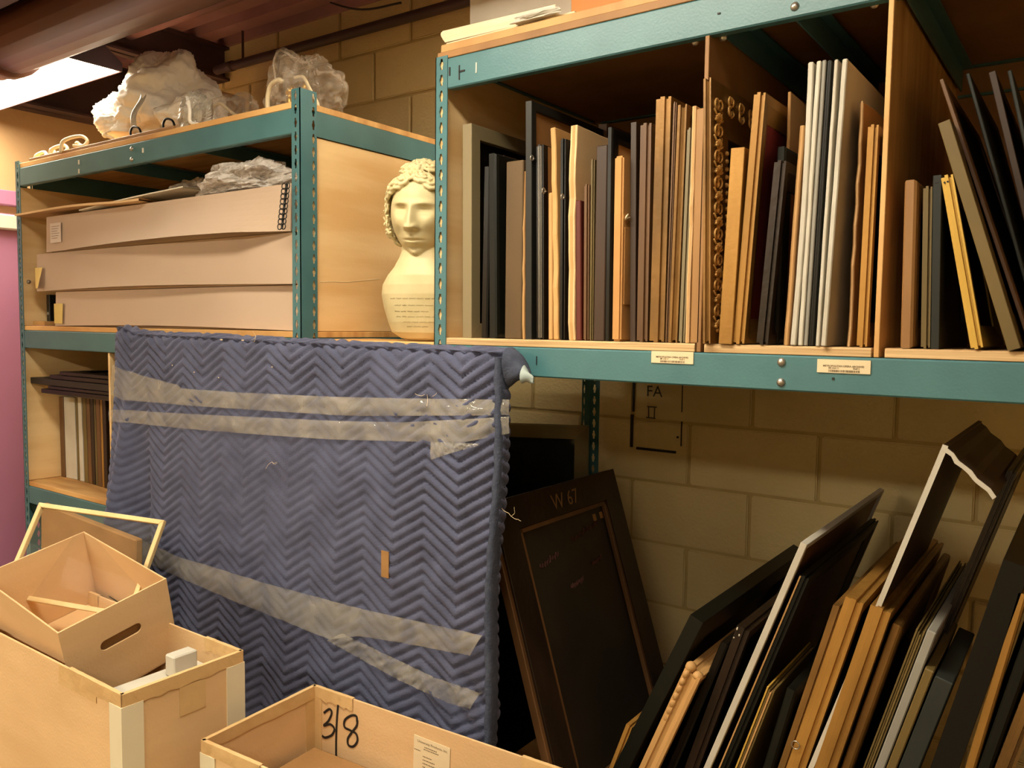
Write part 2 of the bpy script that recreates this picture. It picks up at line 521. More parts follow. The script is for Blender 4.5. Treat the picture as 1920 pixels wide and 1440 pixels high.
def pipes():
    def pipe(name, label, pts, r, mt, couple=()):
        t = thing(name, label, 'pipe', pts[0])
        o = Vector(pts[0])
        MB().tube([Vector(p) - o for p in pts], r, 20).build('pipe_run', mt, t, smooth=True)
        for x in couple:
            MB().tube([(x - .03 - o.x, 0, 0), (x + .03 - o.x, 0, 0)], r * 1.12, 20).build('coupling', mt, t, smooth=True)
        for x in couple:
            MB().tube([(x + .1 - o.x, 0, r * .9), (x + .1 - o.x, 0, CEIL - .05 - o.z)], .006, 6).build('hanger_rod', beamm, t)
        return t
    pipe('ceiling_pipe', 'large rust-brown pipe running just in front of the fluorescent light', [(-2.08, -.145, 2.555), (2.6, -.145, 2.555)], .105, rust, (-1.95,))
    pipe('ceiling_pipe', 'mauve conduit next to the large rust-brown pipe', [(-2.9, .13, 2.79), (2.6, .13, 2.79)], .035, deckm, (-1.4,))
    pipe('ceiling_pipe', 'mauve conduit second from the large rust-brown pipe', [(-2.9, .28, 2.80), (2.6, .28, 2.80)], .035, deckm, (-1.3,))
    pipe('ceiling_pipe', 'mauve conduit third from the large rust-brown pipe', [(-2.9, .42, 2.80), (2.6, .42, 2.80)], .035, deckm, (-1.2,))
    pipe('sprinkler_pipe', 'thin dark purple sprinkler pipe hung along the block wall', [(-2.05, .80, 2.72), (2.6, .80, 2.70)], .02, beamm, (-1.95, -.2))
    t = tag(MB().box(-2.6, -.62, 2.56, .3, -.30, 2.84).build('duct', beamm, bevel=.01), 'dark rectangular air duct in the upper left corner', 'duct')
    c = MB().tube([at(620 + 12 * i, 5 + 10 * math.sin(i * .35) + i * .6, Y=.72) for i in range(12)], .004, 6)
    tag(c.build('ceiling_cable', black_plastic, smooth=True), 'thin black cable sagging under the ceiling beside the block wall', 'cable')


pipes()


# ------------------------------------------------------------------ racks
SLOT = .0381


def slot_plate(w_, n, cx, z_top, th=.0025):
    """flange strip w_ wide (0..w_) with n keyhole cells going down from z_top; returns MB in (x,y,z), plate in XZ"""
    b = MB()
    hh = SLOT / 2
    L_, R_ = -cx, w_ - cx
    outer = [(0, hh), (R_, hh), (R_, .45 * hh), (R_, .2 * hh), (R_, -.2 * hh), (R_, -.45 * hh), (R_, -hh), (0, -hh), (L_, -hh), (L_, -.45 * hh), (L_, -.2 * hh), (L_, .2 * hh), (L_, .45 * hh), (L_, hh)]
    hole = [(0, .0140), (.0036, .0122), (.0038, .0062), (.0060, .0028), (.0060, -.0028), (.0038, -.0062), (.0036, -.0122), (0, -.0140), (-.0036, -.0122), (-.0038, -.0062), (-.0060, -.0028), (-.0060, .0028), (-.0038, .0062), (-.0036, .0122)]
    k = len(outer)
    for i in range(n):
        zc = z_top - (i + .5) * SLOT
        vs = []
        for y in (0, th):
            vs += [(cx + x, y, zc + z) for x, z in outer]
            vs += [(cx + x, y, zc + z) for x, z in hole]
        fs = []
        for j in range(k):
            j2 = (j + 1) % k
            fs.append((j, j2, k + j2, k + j))
            fs.append((2 * k + j, 3 * k + j, 3 * k + j2, 2 * k + j2))
            fs.append((k + j, k + j2, 3 * k + j2, 3 * k + j))
            fs.append((j, 2 * k + j, 2 * k + j2, j2))
        b.add(vs, fs)
    return b


def post_mesh(wf, ws, n, z_top, flipx, flipy):
    """L-angle post; corner at origin, front flange along +x, side flange along +y"""
    b = slot_plate(wf, n, .019, z_top)
    s = slot_plate(ws, n, ws - .012, z_top)
    b.add([(y, x, z) for (x, y, z) in s.v], s.f)
    fx, fy = (-1 if flipx else 1), (-1 if flipy else 1)
    b.v = [(x * fx, y * fy, z) for x, y, z in b.v]
    z_bot = z_top - n * SLOT
    b.box(min(0, .0026 * fx), min(0, wf * .9 * fy), 0, max(0, .0026 * fx), max(0, wf * .9 * fy), z_bot)
    b.box(min(0, wf * fx), min(0, .0026 * fy), 0, max(0, wf * fx), max(0, .0026 * fy), z_bot)
    return b


def bolt(parent, p, axis='y'):
    b = MB()
    prof = [(0, -.006), (.0035, -.0055), (.0065, -.004), (.0085, -.001), (.0085, 0)]
    n = 12
    vs, fs = [], []
    for r, h in prof:
        vs += [(r * math.cos(2 * PI * i / n), h, r * math.sin(2 * PI * i / n)) for i in range(n)]
    for k in range(len(prof) - 1):
        fs += [(k * n + i, k * n + (i + 1) % n, (k + 1) * n + (i + 1) % n, (k + 1) * n + i) for i in range(n)]
    b.add(vs, fs)
    o = b.build('bolt', steel, parent, smooth=True)
    o.location = p
    return o


def beam_x(parent, x0, x1, zt, h, y0=.0, back=False, name='front_beam'):
    s = -1 if back else 1
    prof = [(0, zt - .003), (.003, zt), (.03, zt), (.03, zt - .004), (.0035, zt - .004), (.0035, zt - h + .006), (.022, zt - h + .006), (.022, zt - h), (.003, zt - h), (0, zt - h + .003)]
    b = MB().prism([(y0 + s * a, c) for a, c in prof], 'x', x0, x1)
    return b.build(name, teal, parent)


def beam_y(parent, x, y0, y1, zt, h, inward=1, name='side_beam'):
    prof = [(x, zt), (x + inward * .025, zt), (x + inward * .025, zt - .004), (x + inward * .0035, zt - .004), (x + inward * .0035, zt - h), (x, zt - h)]
    return MB().prism(prof, 'y', y0, y1).build(name, teal, parent)


def board(parent, name, x0, y0, z0, x1, y1, z1, face=ply_flat):
    return MB().box(x0, y0, z0, x1, y1, z1).build(name, face, parent, bevel=.0012)


def left_rack():
    t = thing('storage_rack', 'teal steel rack on the left holding long tan boxes, end panel beside the bust', 'shelving rack', (XL0, 0, 0))
    X0, X1 = 0, XL1 - XL0
    for (x, y, fx, fy) in ((X0, 0, False, False), (X1, 0, True, False), (X0, DEPTH, False, True), (X1, DEPTH, True, True)):
        b = post_mesh(.036, .062, 44, 2.213 if x == X1 else 2.19, fx, fy)
        o = b.build('post', teal, t)
        o.location = (x, y, 0)
    zt = S + .642
    for z in (zt, S - .012, S - .656, S - 1.25):
        beam_x(t, X0 + .037, X1 - .037, z, .072, .001)
        beam_x(t, X0 + .037, X1 - .037, z, .072, DEPTH - .001, True, 'rear_beam')
        beam_y(t, X1 - .003, .063, DEPTH - .063, z, .072, -1)
        beam_y(t, X0 + .003, .063, DEPTH - .063, z, .072, 1)
        board(t, 'shelf_board', X0 + .006, .004, z + .001, X1 - .006, DEPTH - .004, z + .019)
        for fx in (.33, .66):
            beam_y(t, X1 * fx, .035, DEPTH - .035, z - .004, .045, 1, 'cross_tie')
    # end panels (veneered plywood) inside the posts
    for x, s in ((X1 - .008, -1), (X0 + .008, 1)):
        for za, zb in ((S + .008, zt - .074), (S - .636, S - .086)):
            MB().box(min(x, x + s * .012), .004, za, max(x, x + s * .012), DEPTH - .006, zb).build('end_panel', ply, t, bevel=.001)
    # a panel divider in the lower opening
    dx_ = at(208, 700, Y=.02).x - XL0
    MB().box(dx_, .01, S - .636, dx_ + .012, DEPTH - .04, S - .086).build('divider', ply, t, bevel=.001)
    MB().box(.03, DEPTH - .012, S + .008, X1 - .03, DEPTH - .006, zt - .074).build('back_panel', hardboard, t)
    MB().box(.03, DEPTH - .012, S - .636, X1 - .03, DEPTH - .006, S - .086).build('back_panel', ply, t)
    for px, py in ((247, 279), (247, 299)):
        p = at(px, py, Y=0)
        bolt(t, (p.x - XL0, .001, p.z))
    for px, py in ((148, 304), (148, 321), (268, 282)):
        p = at(px, py, Y=0)
        MB().box(-.004, -.0012, -.008, .004, .001, .008).build('scuff', white_m, t).location = (p.x - XL0, 0, p.z)
    cr_ = [at(px, py, X=XL1 - .0075) for px, py in ((600, 529), (625, 528), (650, 529), (680, 526), (712, 523))]
    MB().tube([(p.x - XL0, p.y, p.z) for p in cr_], .0009, 5).build('veneer_crack', pale_m, t)
    p = at(52, 528, Y=.02)
    b = bolt(t, (.022, .03, p.z))
    b.rotation_euler = (0, 0, PI / 2)
    return t


def right_rack():
    t = thing('storage_rack', 'teal steel rack on the right with a bay of picture frames standing on edge', 'shelving rack', (0, 0, 0))
    X1 = 2.44
    for (x, y, fx, fy) in ((0, 0, False, False), (X1, 0, True, False), (0, DEPTH, False, True), (X1, DEPTH, True, True)):
        o = post_mesh(.038, .050, 46, 2.205, fx, fy).build('post', teal, t)
        o.location = (x, y, 0)
    zt, h = S + .679, .073
    beam_x(t, .039, X1 - .039, zt, h, .001)
    beam_x(t, .039, X1 - .039, zt, h, DEPTH - .001, True, 'rear_beam')
    beam_x(t, .039, X1 - .039, S - .018, .068, .001)
    beam_x(t, .039, X1 - .039, S - .018, .068, DEPTH - .001, True, 'rear_beam')
    beam_x(t, .039, X1 - .039, .261, .068, .001)
    beam_x(t, .039, X1 - .039, .261, .068, DEPTH - .001, True, 'rear_beam')
    board(t, 'shelf_board', .006, .004, .262, X1 - .006, DEPTH - .004, .28)
    for z in (zt, S - .018, .261):
        beam_y(t, .003, .051, DEPTH - .051, z, .07, 1)
        beam_y(t, X1 - .003, .051, DEPTH - .051, z, .07, -1)
    D1, D2 = .704, 1.040
    for x in (D1 + .01, .86, D2 + .012, 1.6):
        beam_y(t, x, .035, DEPTH - .035, zt - .006, .055, 1, 'cross_tie')
    board(t, 'top_board', .004, .002, zt + .001, X1 - .004, DEPTH - .004, zt + .018, hardboard)
    # three shelf boards, slots for the dividers between them
    g = .008
    for a, b in ((.006, D1 - g), (D1 + g + .004, D2 - g), (D2 + g + .006, X1 - .006)):
        o = MB().prism([(.003, S - .017), (.003, S - .002), (.005, S), (DEPTH - .004, S), (DEPTH - .004, S - .017)], 'x', a, b).build('shelf_board', ply_edge, t, bevel=.001)
    for x in (D1, D2):
        MB().box(x - .0045, .004, S - .017, x + .0045, DEPTH - .01, zt - .02).build('divider', hardboard if x == D1 else ply_flat, t, bevel=.001)
    MB().box(.006, .006, S, .018, DEPTH - .006, zt - .004).build('end_panel', ply, t, bevel=.001)
    MB().box(.02, DEPTH - .014, S + .001, X1 - .02, DEPTH - .008, zt - .001).build('back_panel', hardboard, t)
    for px, py in ((1490, 12), (1465, 679), (1464, 717)):
        p = at(px, py, Y=0)
        bolt(t, (p.x, .001, p.z))
    for px, py in ((1304, 78), (1356, 70), (1640, 7)):
        p = at(px, py, Y=.03)
        bolt(t, (p.x, .03, p.z))
    for px, py, w_, h_, mt in ((843, 134, .004, .02, ink), (861, 136, .003, .034, ink), (866, 133, .018, .004, ink), (893, 127, .003, .024, white_m), (1006, 676, .002, .02, ink), (1562, 710, .004, .004, ink), (1348, 25, .006, .003, ink)):
        p = at(px, py, Y=0)
        MB().box(-w_ / 2, -.0008, -h_ / 2, w_ / 2, .001, h_ / 2).build('paint_chip', mt, t).location = (p.x, 0, p.z)
    # inventory labels stuck on the beam
    for i, (pxa, pya, pxb, pyb) in enumerate(((1222, 656, 1300, 683), (1533, 671, 1632, 702))):
        a, b = at(pxa, pya, Y=0), at(pxb, pyb, Y=0)
        w_, h_ = b.x - a.x, a.z - b.z
        lb = MB().box(0, -.0012, -h_ + .002, w_, .0008, 0).build('inventory_label', pale_m, t)
        lb.location = (a.x, 0, a.z - .002)
        yy = -.0016
        text_mesh('print', 'METROPOLITAN OPERA ARCHIVES', .0046, ink_grey, lb, (w_ / 2, yy, -h_ * .5), (PI / 2, 0, 0), .00012, 'CENTER')
        text_mesh('print', 'BR Unit 11', .0042, ink_grey, lb, (w_ * .22, yy, -h_ * .64), (PI / 2, 0, 0), .0001)
        text_mesh('print', 'Shelf 2', .0042, ink_grey, lb, (w_ * .68, yy, -h_ * .64), (PI / 2, 0, 0), .0001)
        bc = MB()
        x = w_ * .22
        rr = random.Random(i)
        while x < w_ * .8:
            ww = rr.choice((.0006, .001, .0014))
            bc.box(x, yy, -h_ * .86, x + ww, yy + .0004, -h_ * .71)
            x += ww + rr.choice((.0005, .0008, .0012))
        bc.build('barcode', ink_grey, lb)
    return t


left_rack()
right_rack()
# plank bridging the gap between the racks, under the bust
gp = MB().box(XL1 + .004, .03, S - .034, -.004, .27, S - .014).build('bridging_plank', ply_flat, bevel=.002)
tag(gp, 'plywood plank bridging the gap between the two teal racks under the bust', 'plank')


# ------------------------------------------------------------------ frames and boards
def profile(kind, w_, t):
    if kind == 'step':
        return [(.003, 0), (.003, .30 * t), (0, .32 * t), (0, .60 * t), (.005, .64 * t), (.005, .78 * t), (.0015, .82 * t), (.0015, t), (w_ * .4, t), (w_ * .55, t * .86), (w_, t * .62), (w_, 0)]
    if kind == 'cove':
        return [(0, 0), (0, t * .3), (.004, t * .36), (.006, t * .55), (.004, t * .75), (0, t * .82), (0, t), (w_ * .3, t), (w_ * .5, t * .72), (w_ * .8, t * .66), (w_, t * .78), (w_, 0)]
    if kind == 'round':
        return [(.003, 0), (0, .12 * t), (0, .7 * t), (.003, .9 * t), (.010, t), (w_ * .7, t), (w_, t * .8), (w_, 0)]
    return [(.0008, 0), (0, .001), (0, t - .001), (.001, t), (w_ - .001, t), (w_, t - .001), (w_, 0)]


def rails(root, t, d, h, w_, kind, mt):
    pr = profile(kind, w_, t)
    cs = [((0, 0), (1, 1)), ((d, 0), (-1, 1)), ((d, h), (-1, -1)), ((0, h), (1, -1))]
    names = ('bottom_rail', 'side_rail', 'top_rail', 'side_rail')
    n = len(pr)
    for k in range(4):
        b = MB()
        vs = []
        for (c, dg) in (cs[k], cs[(k + 1) % 4]):
            vs += [(x, c[0] + dg[0] * u, c[1] + dg[1] * u) for u, x in pr]
        fs = [(i, (i + 1) % n, n + (i + 1) % n, n + i) for i in range(n)] + [tuple(range(n))[::-1], tuple(range(n, 2 * n))]
        b.add(vs, fs)
        b.build(names[k], mt, root)


def make_frame(name, label, cat, loc, lean, t, d, h, w_=.045, kind='flat', mt='tan', pic='darkcanvas', back='canvasback', group=None, liner=None):
    root = thing(name, label, cat, loc, (0, lean, 0), group)
    w_ = min(w_, d * .3, h * .3)
    rails(root, t, d, h, w_, kind, FM[mt])
    i = w_ - .004
    MB().box(t * .30, i, i, t * .46, d - i, h - i).build('picture', FM[pic], root)
    MB().box(t * .10, i - .001, i - .001, t * .22, d - i + .001, h - i + .001).build('backing', FM[back], root)
    if liner:
        MB().box(t * .47, i, i, t * .56, i + .05, h - i).build('liner', FM[liner], root)
    return root


def make_board(name, label, cat, loc, lean, t, d, h, mt='card', bow=0, core=None, group=None, ragged=0):
    """sheet or slab standing on edge; slightly bowed, worn edges"""
    b = MB()
    ny, nz = 5, 12
    rr = random.Random(label)
    jag = [rr.uniform(-1, 1) * ragged for _ in range(nz + 1)]
    def P(x, j, k):
        z = h * k / nz
        y = d * j / ny
        bx = bow * math.sin(PI * k / nz) * (1 - .5 * j / ny)
        yy = y + (jag[k] if j == 0 else 0)
        zz = z + (jag[(k + j) % nz] if k == nz else 0)
        return (x + bx, yy, zz)
    idx = {}
    vs, fs = [], []
    for s, x in ((0, 0), (1, t)):
        for j in range(ny + 1):
            for k in range(nz + 1):
                idx[s, j, k] = len(vs)
                vs.append(P(x, j, k))
    for s in (0, 1):
        for j in range(ny):
            for k in range(nz):
                fs.append((idx[s, j, k], idx[s, j + 1, k], idx[s, j + 1, k + 1], idx[s, j, k + 1]))
    for j in range(ny):
        for k in (0, nz):
            fs.append((idx[0, j, k], idx[0, j + 1, k], idx[1, j + 1, k], idx[1, j, k]))
    for k in range(nz):
        for j in (0, ny):
            fs.append((idx[0, j, k], idx[0, j, k + 1], idx[1, j, k + 1], idx[1, j, k]))
    b.add(vs, fs)
    if core:
        root = thing(name, label, cat, loc, (0, lean, 0), group)
        b.build('sheet', FM[mt], root, bevel=min(.0012, t * .15))
        c = MB()
        def Q(x, k):
            z = h * k / nz
            return (x + bow * math.sin(PI * k / nz), -.0006 + jag[k], z)
        for k in range(nz):
            c.add([Q(t * .3, k), Q(t * .7, k), Q(t * .7, k + 1), Q(t * .3, k + 1)] + [tuple(Vector(q) + Vector((0, .002, 0))) for q in (Q(t * .3, k), Q(t * .7, k), Q(t * .7, k + 1), Q(t * .3, k + 1))],
                  [(0, 1, 2, 3), (0, 4, 5, 1), (3, 2, 6, 7), (0, 3, 7, 4), (1, 5, 6, 2)])
        c.build('edge_core', FM[core], root)
        return root
    o = b.build(name, FM[mt], None, bevel=min(.002, t * .2))
    o.location = loc
    o.rotation_euler = (0, lean, 0)
    return tag(o, label, cat, group)


def eye(root, x, y, z):
    b = MB()
    b.tube([(x, y - .008 + .006 * math.cos(a * PI / 5), z + .006 * math.sin(a * PI / 5)) for a in range(10)], .0014, 6, True)
    b.tube([(x, y - .002, z), (x, y + .004, z)], .0016, 6)
    b.build('screw_eye', steel, root, smooth=True)


ZONES = {4: (820, 160, 2.77), 6: (1280, 120, 2.5714), 7: (1620, 120, 2.57), '7b': (1140, 900, 2.667), '8b': (1480, 760, 2.118)}


def zpx(zone, x, y=None):
    ox, oy, s = ZONES[zone]
    return (ox + x / s) if y is None else (ox + x / s, oy + y / s)


def foot(px, y0, z):
    py = 640
    for _ in range(6):
        P = at(px, py, Y=y0)
        py = pj((P.x, y0, z))[1]
    return P.x


def shelf_place(zone, xb0, xb1, xt, yt, y0, gap=.0005):
    X0, X1 = foot(zpx(zone, xb0), y0, S), foot(zpx(zone, xb1), y0, S)
    px, py = zpx(zone, xt, yt)
    T = at(px, py, Y=y0)
    lean = math.atan2(T.x - X0, T.z - S)
    h = math.hypot(T.x - X0, T.z - S)
    t = max(.003, (X1 - X0 - gap))
    t *= math.cos(lean)
    z = S + .0006 + (t * math.sin(lean) if lean > 0 else 0)
    return (X0, y0, z), lean, t, h


G1, G2, G3 = 'frames in the first bay', 'frames in the middle bay', 'frames in the right bay'
# kind, label, category, zone, bottom-left, bottom-right, top-left, top y, setback, depth, options
SHELF = [
    ('F', 'grey-white flat picture frame with a black picture, first on the shelf from the slotted post', 'picture frame', 4, 131, 178, 131, 206, .030, .50, dict(kind='flat', mt='greywood', w_=.035, pic='black')),
    ('F', 'thin glossy black frame leaning between the grey-white frame and the green-black frame', 'picture frame', 4, 226, 262, 242, 425, .035, .36, dict(kind='round', mt='black', w_=.03)),
    ('F', 'green-black frame with worn edges, third from the slotted post', 'picture frame', 4, 268, 312, 264, 358, .012, .40, dict(kind='round', mt='green', w_=.05, pic='black')),
    ('F', 'dark brown frame squeezed behind the green-black frame', 'picture frame', 4, 316, 346, 316, 366, .06, .42, dict(kind='step', mt='redbrown', w_=.04)),
    ('B', 'plain tan cardboard-covered slab with a flat top', 'board', 4, 349, 437, 358, 399, .010, .26, dict(mt='slab')),
    ('F', 'purple-brown frame peeking up behind the tan cardboard-covered slab', 'picture frame', 4, 362, 436, 366, 306, .34, .34, dict(kind='flat', mt='redbrown', w_=.05)),
    ('B', 'thin corrugated brown cardboard strip left of the tall charcoal board', 'cardboard sheet', 4, 440, 456, 441, 450, .014, .5, dict(mt='card_dk', core='pale', ragged=.002)),
    ('F', 'tall charcoal-edged board with warm brown sides, tallest of the left group', 'board', 4, 458, 490, 458, 86, .008, .62, dict(kind='flat', mt='darkgrey', w_=.02, pic='hardboard', back='hardboard')),
    ('F', 'black frame with thin silver lines beside the tall charcoal board', 'picture frame', 4, 513, 553, 510, 311, .012, .42, dict(kind='step', mt='black', w_=.05, pic='canvasback')),
    ('B', 'tan cardboard backed panel right of the silver-lined black frame', 'board', 4, 554, 574, 553, 318, .03, .40, dict(mt='tan')),
    ('B', 'small thin pale wood strip, shortest piece beside the cream cardboard', 'board', 4, 576, 598, 576, 560, .014, .22, dict(mt='pale')),
    ('B', 'cream cardboard sheet leaning left with a torn top', 'cardboard sheet', 4, 601, 628, 586, 226, .012, .48, dict(mt='pale', ragged=.002, bow=.002)),
    ('F', 'thin black frame with a brown back, right of the cream cardboard', 'picture frame', 4, 632, 660, 637, 279, .014, .42, dict(kind='step', mt='black', w_=.04)),
    ('B', 'tan corrugated sheet with a pointed top leaning beside the red panel', 'cardboard sheet', 4, 682, 717, 692, 213, .010, .58, dict(mt='card', core='pale', ragged=.003, bow=-.003)),
    ('B', 'short red-painted panel standing in the first bay', 'board', 4, 720, 748, 717, 600, .012, .30, dict(mt='red')),
    ('F', 'short brown frame right of the red panel', 'picture frame', 4, 756, 784, 760, 516, .014, .32, dict(kind='step', mt='brown', w_=.03)),
    ('F', 'slim olive-grey frame between the short brown frame and the dark brown box', 'picture frame', 4, 786, 807, 795, 386, .016, .36, dict(kind='step', mt='olive', w_=.03)),
    ('B', 'dark brown flat slab left of the glossy black paper-backed frame', 'board', 4, 809, 867, 826, 316, .012, .30, dict(mt='redbrown')),
    ('F', 'taller brown frame standing behind the dark brown slab', 'picture frame', 4, 816, 860, 838, 206, .34, .36, dict(kind='flat', mt='brown', w_=.05)),
    ('F', 'glossy black frame with a tan paper back beside the kraft package', 'picture frame', 4, 869, 899, 884, 221, .012, .52, dict(kind='round', mt='black', w_=.03, pic='kraft', back='kraft')),
    ('F', 'dark brown thin frame just right of the kraft package', 'picture frame', 4, 999, 1030, 1004, 196, .03, .54, dict(kind='flat', mt='redbrown', w_=.03)),
    ('F', 'stretched canvas with a knot in its brown wooden edge', 'canvas', 4, 1032, 1090, 1052, 201, .012, .50, dict(kind='step', mt='brown', w_=.05, pic='canvasback')),
    ('F', 'tall gilt-brown moulding frame, first of the three grouped left of the hardboard divider', 'picture frame', 4, 1098, 1176, 1134, 66, .012, .56, dict(kind='step', mt='oldgold', w_=.06)),
    ('F', 'narrow dark gilt-brown moulding frame between two wider gilt-brown ones', 'picture frame', 4, 1180, 1198, 1224, 88, .014, .54, dict(kind='step', mt='brown', w_=.04)),
    ('F', 'tall gilt-brown moulding frame nearest the hardboard divider', 'picture frame', 4, 1200, 1246, 1250, 105, .012, .54, dict(kind='cove', mt='oldgold', w_=.06)),
    ('F', 'grey-tan moulding frame, shorter, right of the gilt-brown group', 'picture frame', 4, 1250, 1282, 1296, 224, .010, .50, dict(kind='step', mt='greywood', w_=.04)),
    ('B', 'pale corrugated sheet with a frayed edge beside the hardboard divider', 'cardboard sheet', 4, 1286, 1306, 1326, 112, .006, .50, dict(mt='card', core='pale', ragged=.002)),
    ('B', 'tan board directly against the hardboard divider', 'board', 4, 1312, 1360, 1345, 124, .004, .50, dict(mt='tan')),
    # middle bay
    ('O', 'large gilt frame with raised shell and scroll ornament beside the hardboard divider', 'picture frame', 6, 97, 134, 100, 73, -.012, .50, dict()),
    ('F', 'olive-gold flat frame, shorter, right of the ornate gilt frame', 'picture frame', 6, 172, 238, 233, 410, -.004, .34, dict(kind='flat', mt='gold', w_=.04)),
    ('F', 'gilt frame with a deep red liner and carved corner', 'picture frame', 6, 240, 296, 342, 143, .0, .46, dict(kind='step', mt='gold', w_=.05, liner='liner', pic='liner')),
    ('F', 'brown frame with chipped orange wood on its face', 'picture frame', 6, 352, 410, 440, 470, .0, .30, dict(kind='step', mt='bronze', w_=.05, pic='orange', back='orange')),
    ('F', 'green-black frame standing behind the chipped brown one', 'picture frame', 6, 412, 462, 455, 402, .05, .40, dict(kind='round', mt='green', w_=.05)),
    ('B', 'tall tan cardboard sheet behind the green-black frame in the middle bay', 'cardboard sheet', 6, 466, 482, 508, 140, .10, .52, dict(mt='card_dk', ragged=.002)),
    ('B', 'brown corrugated sheet leaning against the white foam boards', 'cardboard sheet', 6, 486, 512, 566, 300, .006, .5, dict(mt='card_dk', core='pale', ragged=.002)),
    ('B', 'white foam board, outermost left of the white stack', 'foam board', 6, 517, 545, 604, -6, .0, .55, dict(mt='foam', ragged=.001, bow=.004)),
    ('B', 'white foam board, second from the left of the white stack', 'foam board', 6, 555, 578, 645, -12, .002, .56, dict(mt='foam', ragged=.001)),
    ('B', 'grey mat board directly right of two white foam boards', 'mat board', 6, 581, 602, 672, -16, .006, .55, dict(mt='grey')),
    ('B', 'black-cored dark mat board in the middle of the white stack', 'mat board', 6, 606, 628, 698, -14, .010, .54, dict(mt='darkgrey', core='black')),
    ('B', 'white foam board right of the dark mat board', 'foam board', 6, 640, 658, 732, -20, .0, .55, dict(mt='foam', ragged=.001)),
    ('B', 'widest white foam board with broad cream face, right end of white stack', 'foam board', 6, 666, 692, 770, -24, -.006, .56, dict(mt='foam', ragged=.001)),
    ('B', 'brown corrugated sheet with a wavy torn edge right of the white stack', 'cardboard sheet', 6, 792, 812, 856, 182, .04, .45, dict(mt='card_dk', core='card', ragged=.006)),
    ('F', 'gold moulding frame leaning near the pale plywood divider', 'picture frame', 6, 836, 888, 892, 296, .004, .42, dict(kind='step', mt='gold', w_=.045)),
    # right bay
    ('F', 'tan wooden frame with rounded edge, first right of the pale plywood divider', 'picture frame', 7, 174, 240, 196, 563, .004, .34, dict(kind='round', mt='tan', w_=.05)),
    ('F', 'olive frame between the tan wooden frame and the dark teal one', 'picture frame', 7, 272, 318, 284, 592, .01, .34, dict(kind='step', mt='olive', w_=.05)),
    ('F', 'dark teal flat frame left of the bright yellow frame', 'picture frame', 7, 320, 364, 332, 540, .01, .36, dict(kind='flat', mt='teal', w_=.05)),
    ('F', 'bright yellow-gilt frame leaning to the left', 'picture frame', 7, 514, 578, 368, 543, .0, .34, dict(kind='step', mt='yellow', w_=.04)),
    ('F', 'large tan frame leaning steeply to the left in the right bay', 'picture frame', 7, 692, 762, 356, 290, -.004, .44, dict(kind='flat', mt='olive', w_=.06)),
    ('F', 'long thin brown frame leaning behind the large tan one', 'picture frame', 7, 800, 832, 362, 80, .06, .5, dict(kind='round', mt='brown', w_=.03, pic='bluegrey', back='bluegrey')),
    ('B', 'blue-grey board leaning right of the long thin brown frame', 'board', 7, 862, 885, 490, 50, .12, .5, dict(mt='bluegrey')),
    ('F', 'dark brown leaning frame, second from the right edge of the bay', 'picture frame', 7, 920, 960, 600, 45, .12, .5, dict(kind='flat', mt='redbrown', w_=.04, pic='bluegrey')),
    ('B', 'blue-grey board at the far right of the bay', 'board', 7, 985, 1010, 690, 35, .12, .5, dict(mt='bluegrey')),
]


def ornate(label, loc, lean, t, d, h):
    """gilt frame, relief ornament on its face: shells and scrolls up the near stile"""
    root = make_frame('picture_frame', label, 'picture frame', loc, lean, t, d, h, .10, 'cove', 'oldgold', 'darkcanvas', 'canvasback', G2)
    n = 9
    step = (h - .06) / n
    face = t
    me_s = MB()
    for k in range(7):
        a = (-70 + k * 23.3) * PI / 180
        me_s.tube([(0, 0, -.006), (.006, .009 * math.sin(a), -.006 + .010 * math.cos(a)), (.005, .017 * math.sin(a), -.006 + .019 * math.cos(a))], lambda u: .0018 + .0022 * u, 6)
    me_s.ball((.003, 0, -.008), (.005, .005, .005), 10, 6)
    shell = me_s.mesh('shell', smooth=True)
    sb = MB()
    for s in (-1, 1):
        pts = []
        for k in range(22):
            a = k / 21 * 3.2 * PI
            r = .012 * (1 - k / 26)
            pts.append((.003 + .002 * math.sin(k * .3), s * (.008 + r * math.sin(a)), .006 - r * math.cos(a) * .9))
        sb.tube(pts, lambda u: .0026 - .001 * u, 6)
        sb.tube([(.002, s * .004, -.016), (.005, s * .014, -.014), (.003, s * .02, -.006)], .0022, 6)
    sb.ball((.003, 0, .0), (.004, .004, .006), 8, 6)
    scroll = sb.mesh('scroll', smooth=True)
    for i in range(n):
        for (me, dz, nm) in ((shell, .0, 'shell_ornament'), (scroll, step * .5, 'scroll_ornament')):
            z = .035 + i * step + dz
            if z > h - .03:
                continue
            o = obj(nm, me, FM['brightgold'], root)
            o.location = (face - .002, .034, z)
    for i in range(int((h - .2) / .016)):
        b_ = obj('bead_ornament', BEAD, FM['brightgold'], root)
        b_.location = (face * .80, .092, .1 + i * .016)
    for i in range(4):
        o = obj('scroll_ornament', scroll, FM['brightgold'], root)
        o.location = (face - .002, .10 + i * .06, h - .036)
        o.rotation_euler = (PI / 2, 0, 0)
    return root


BEAD = MB().ball((0, 0, 0), .005, 8, 6).mesh('bead', smooth=True)
BEAD.materials.append(FM['brightgold'])

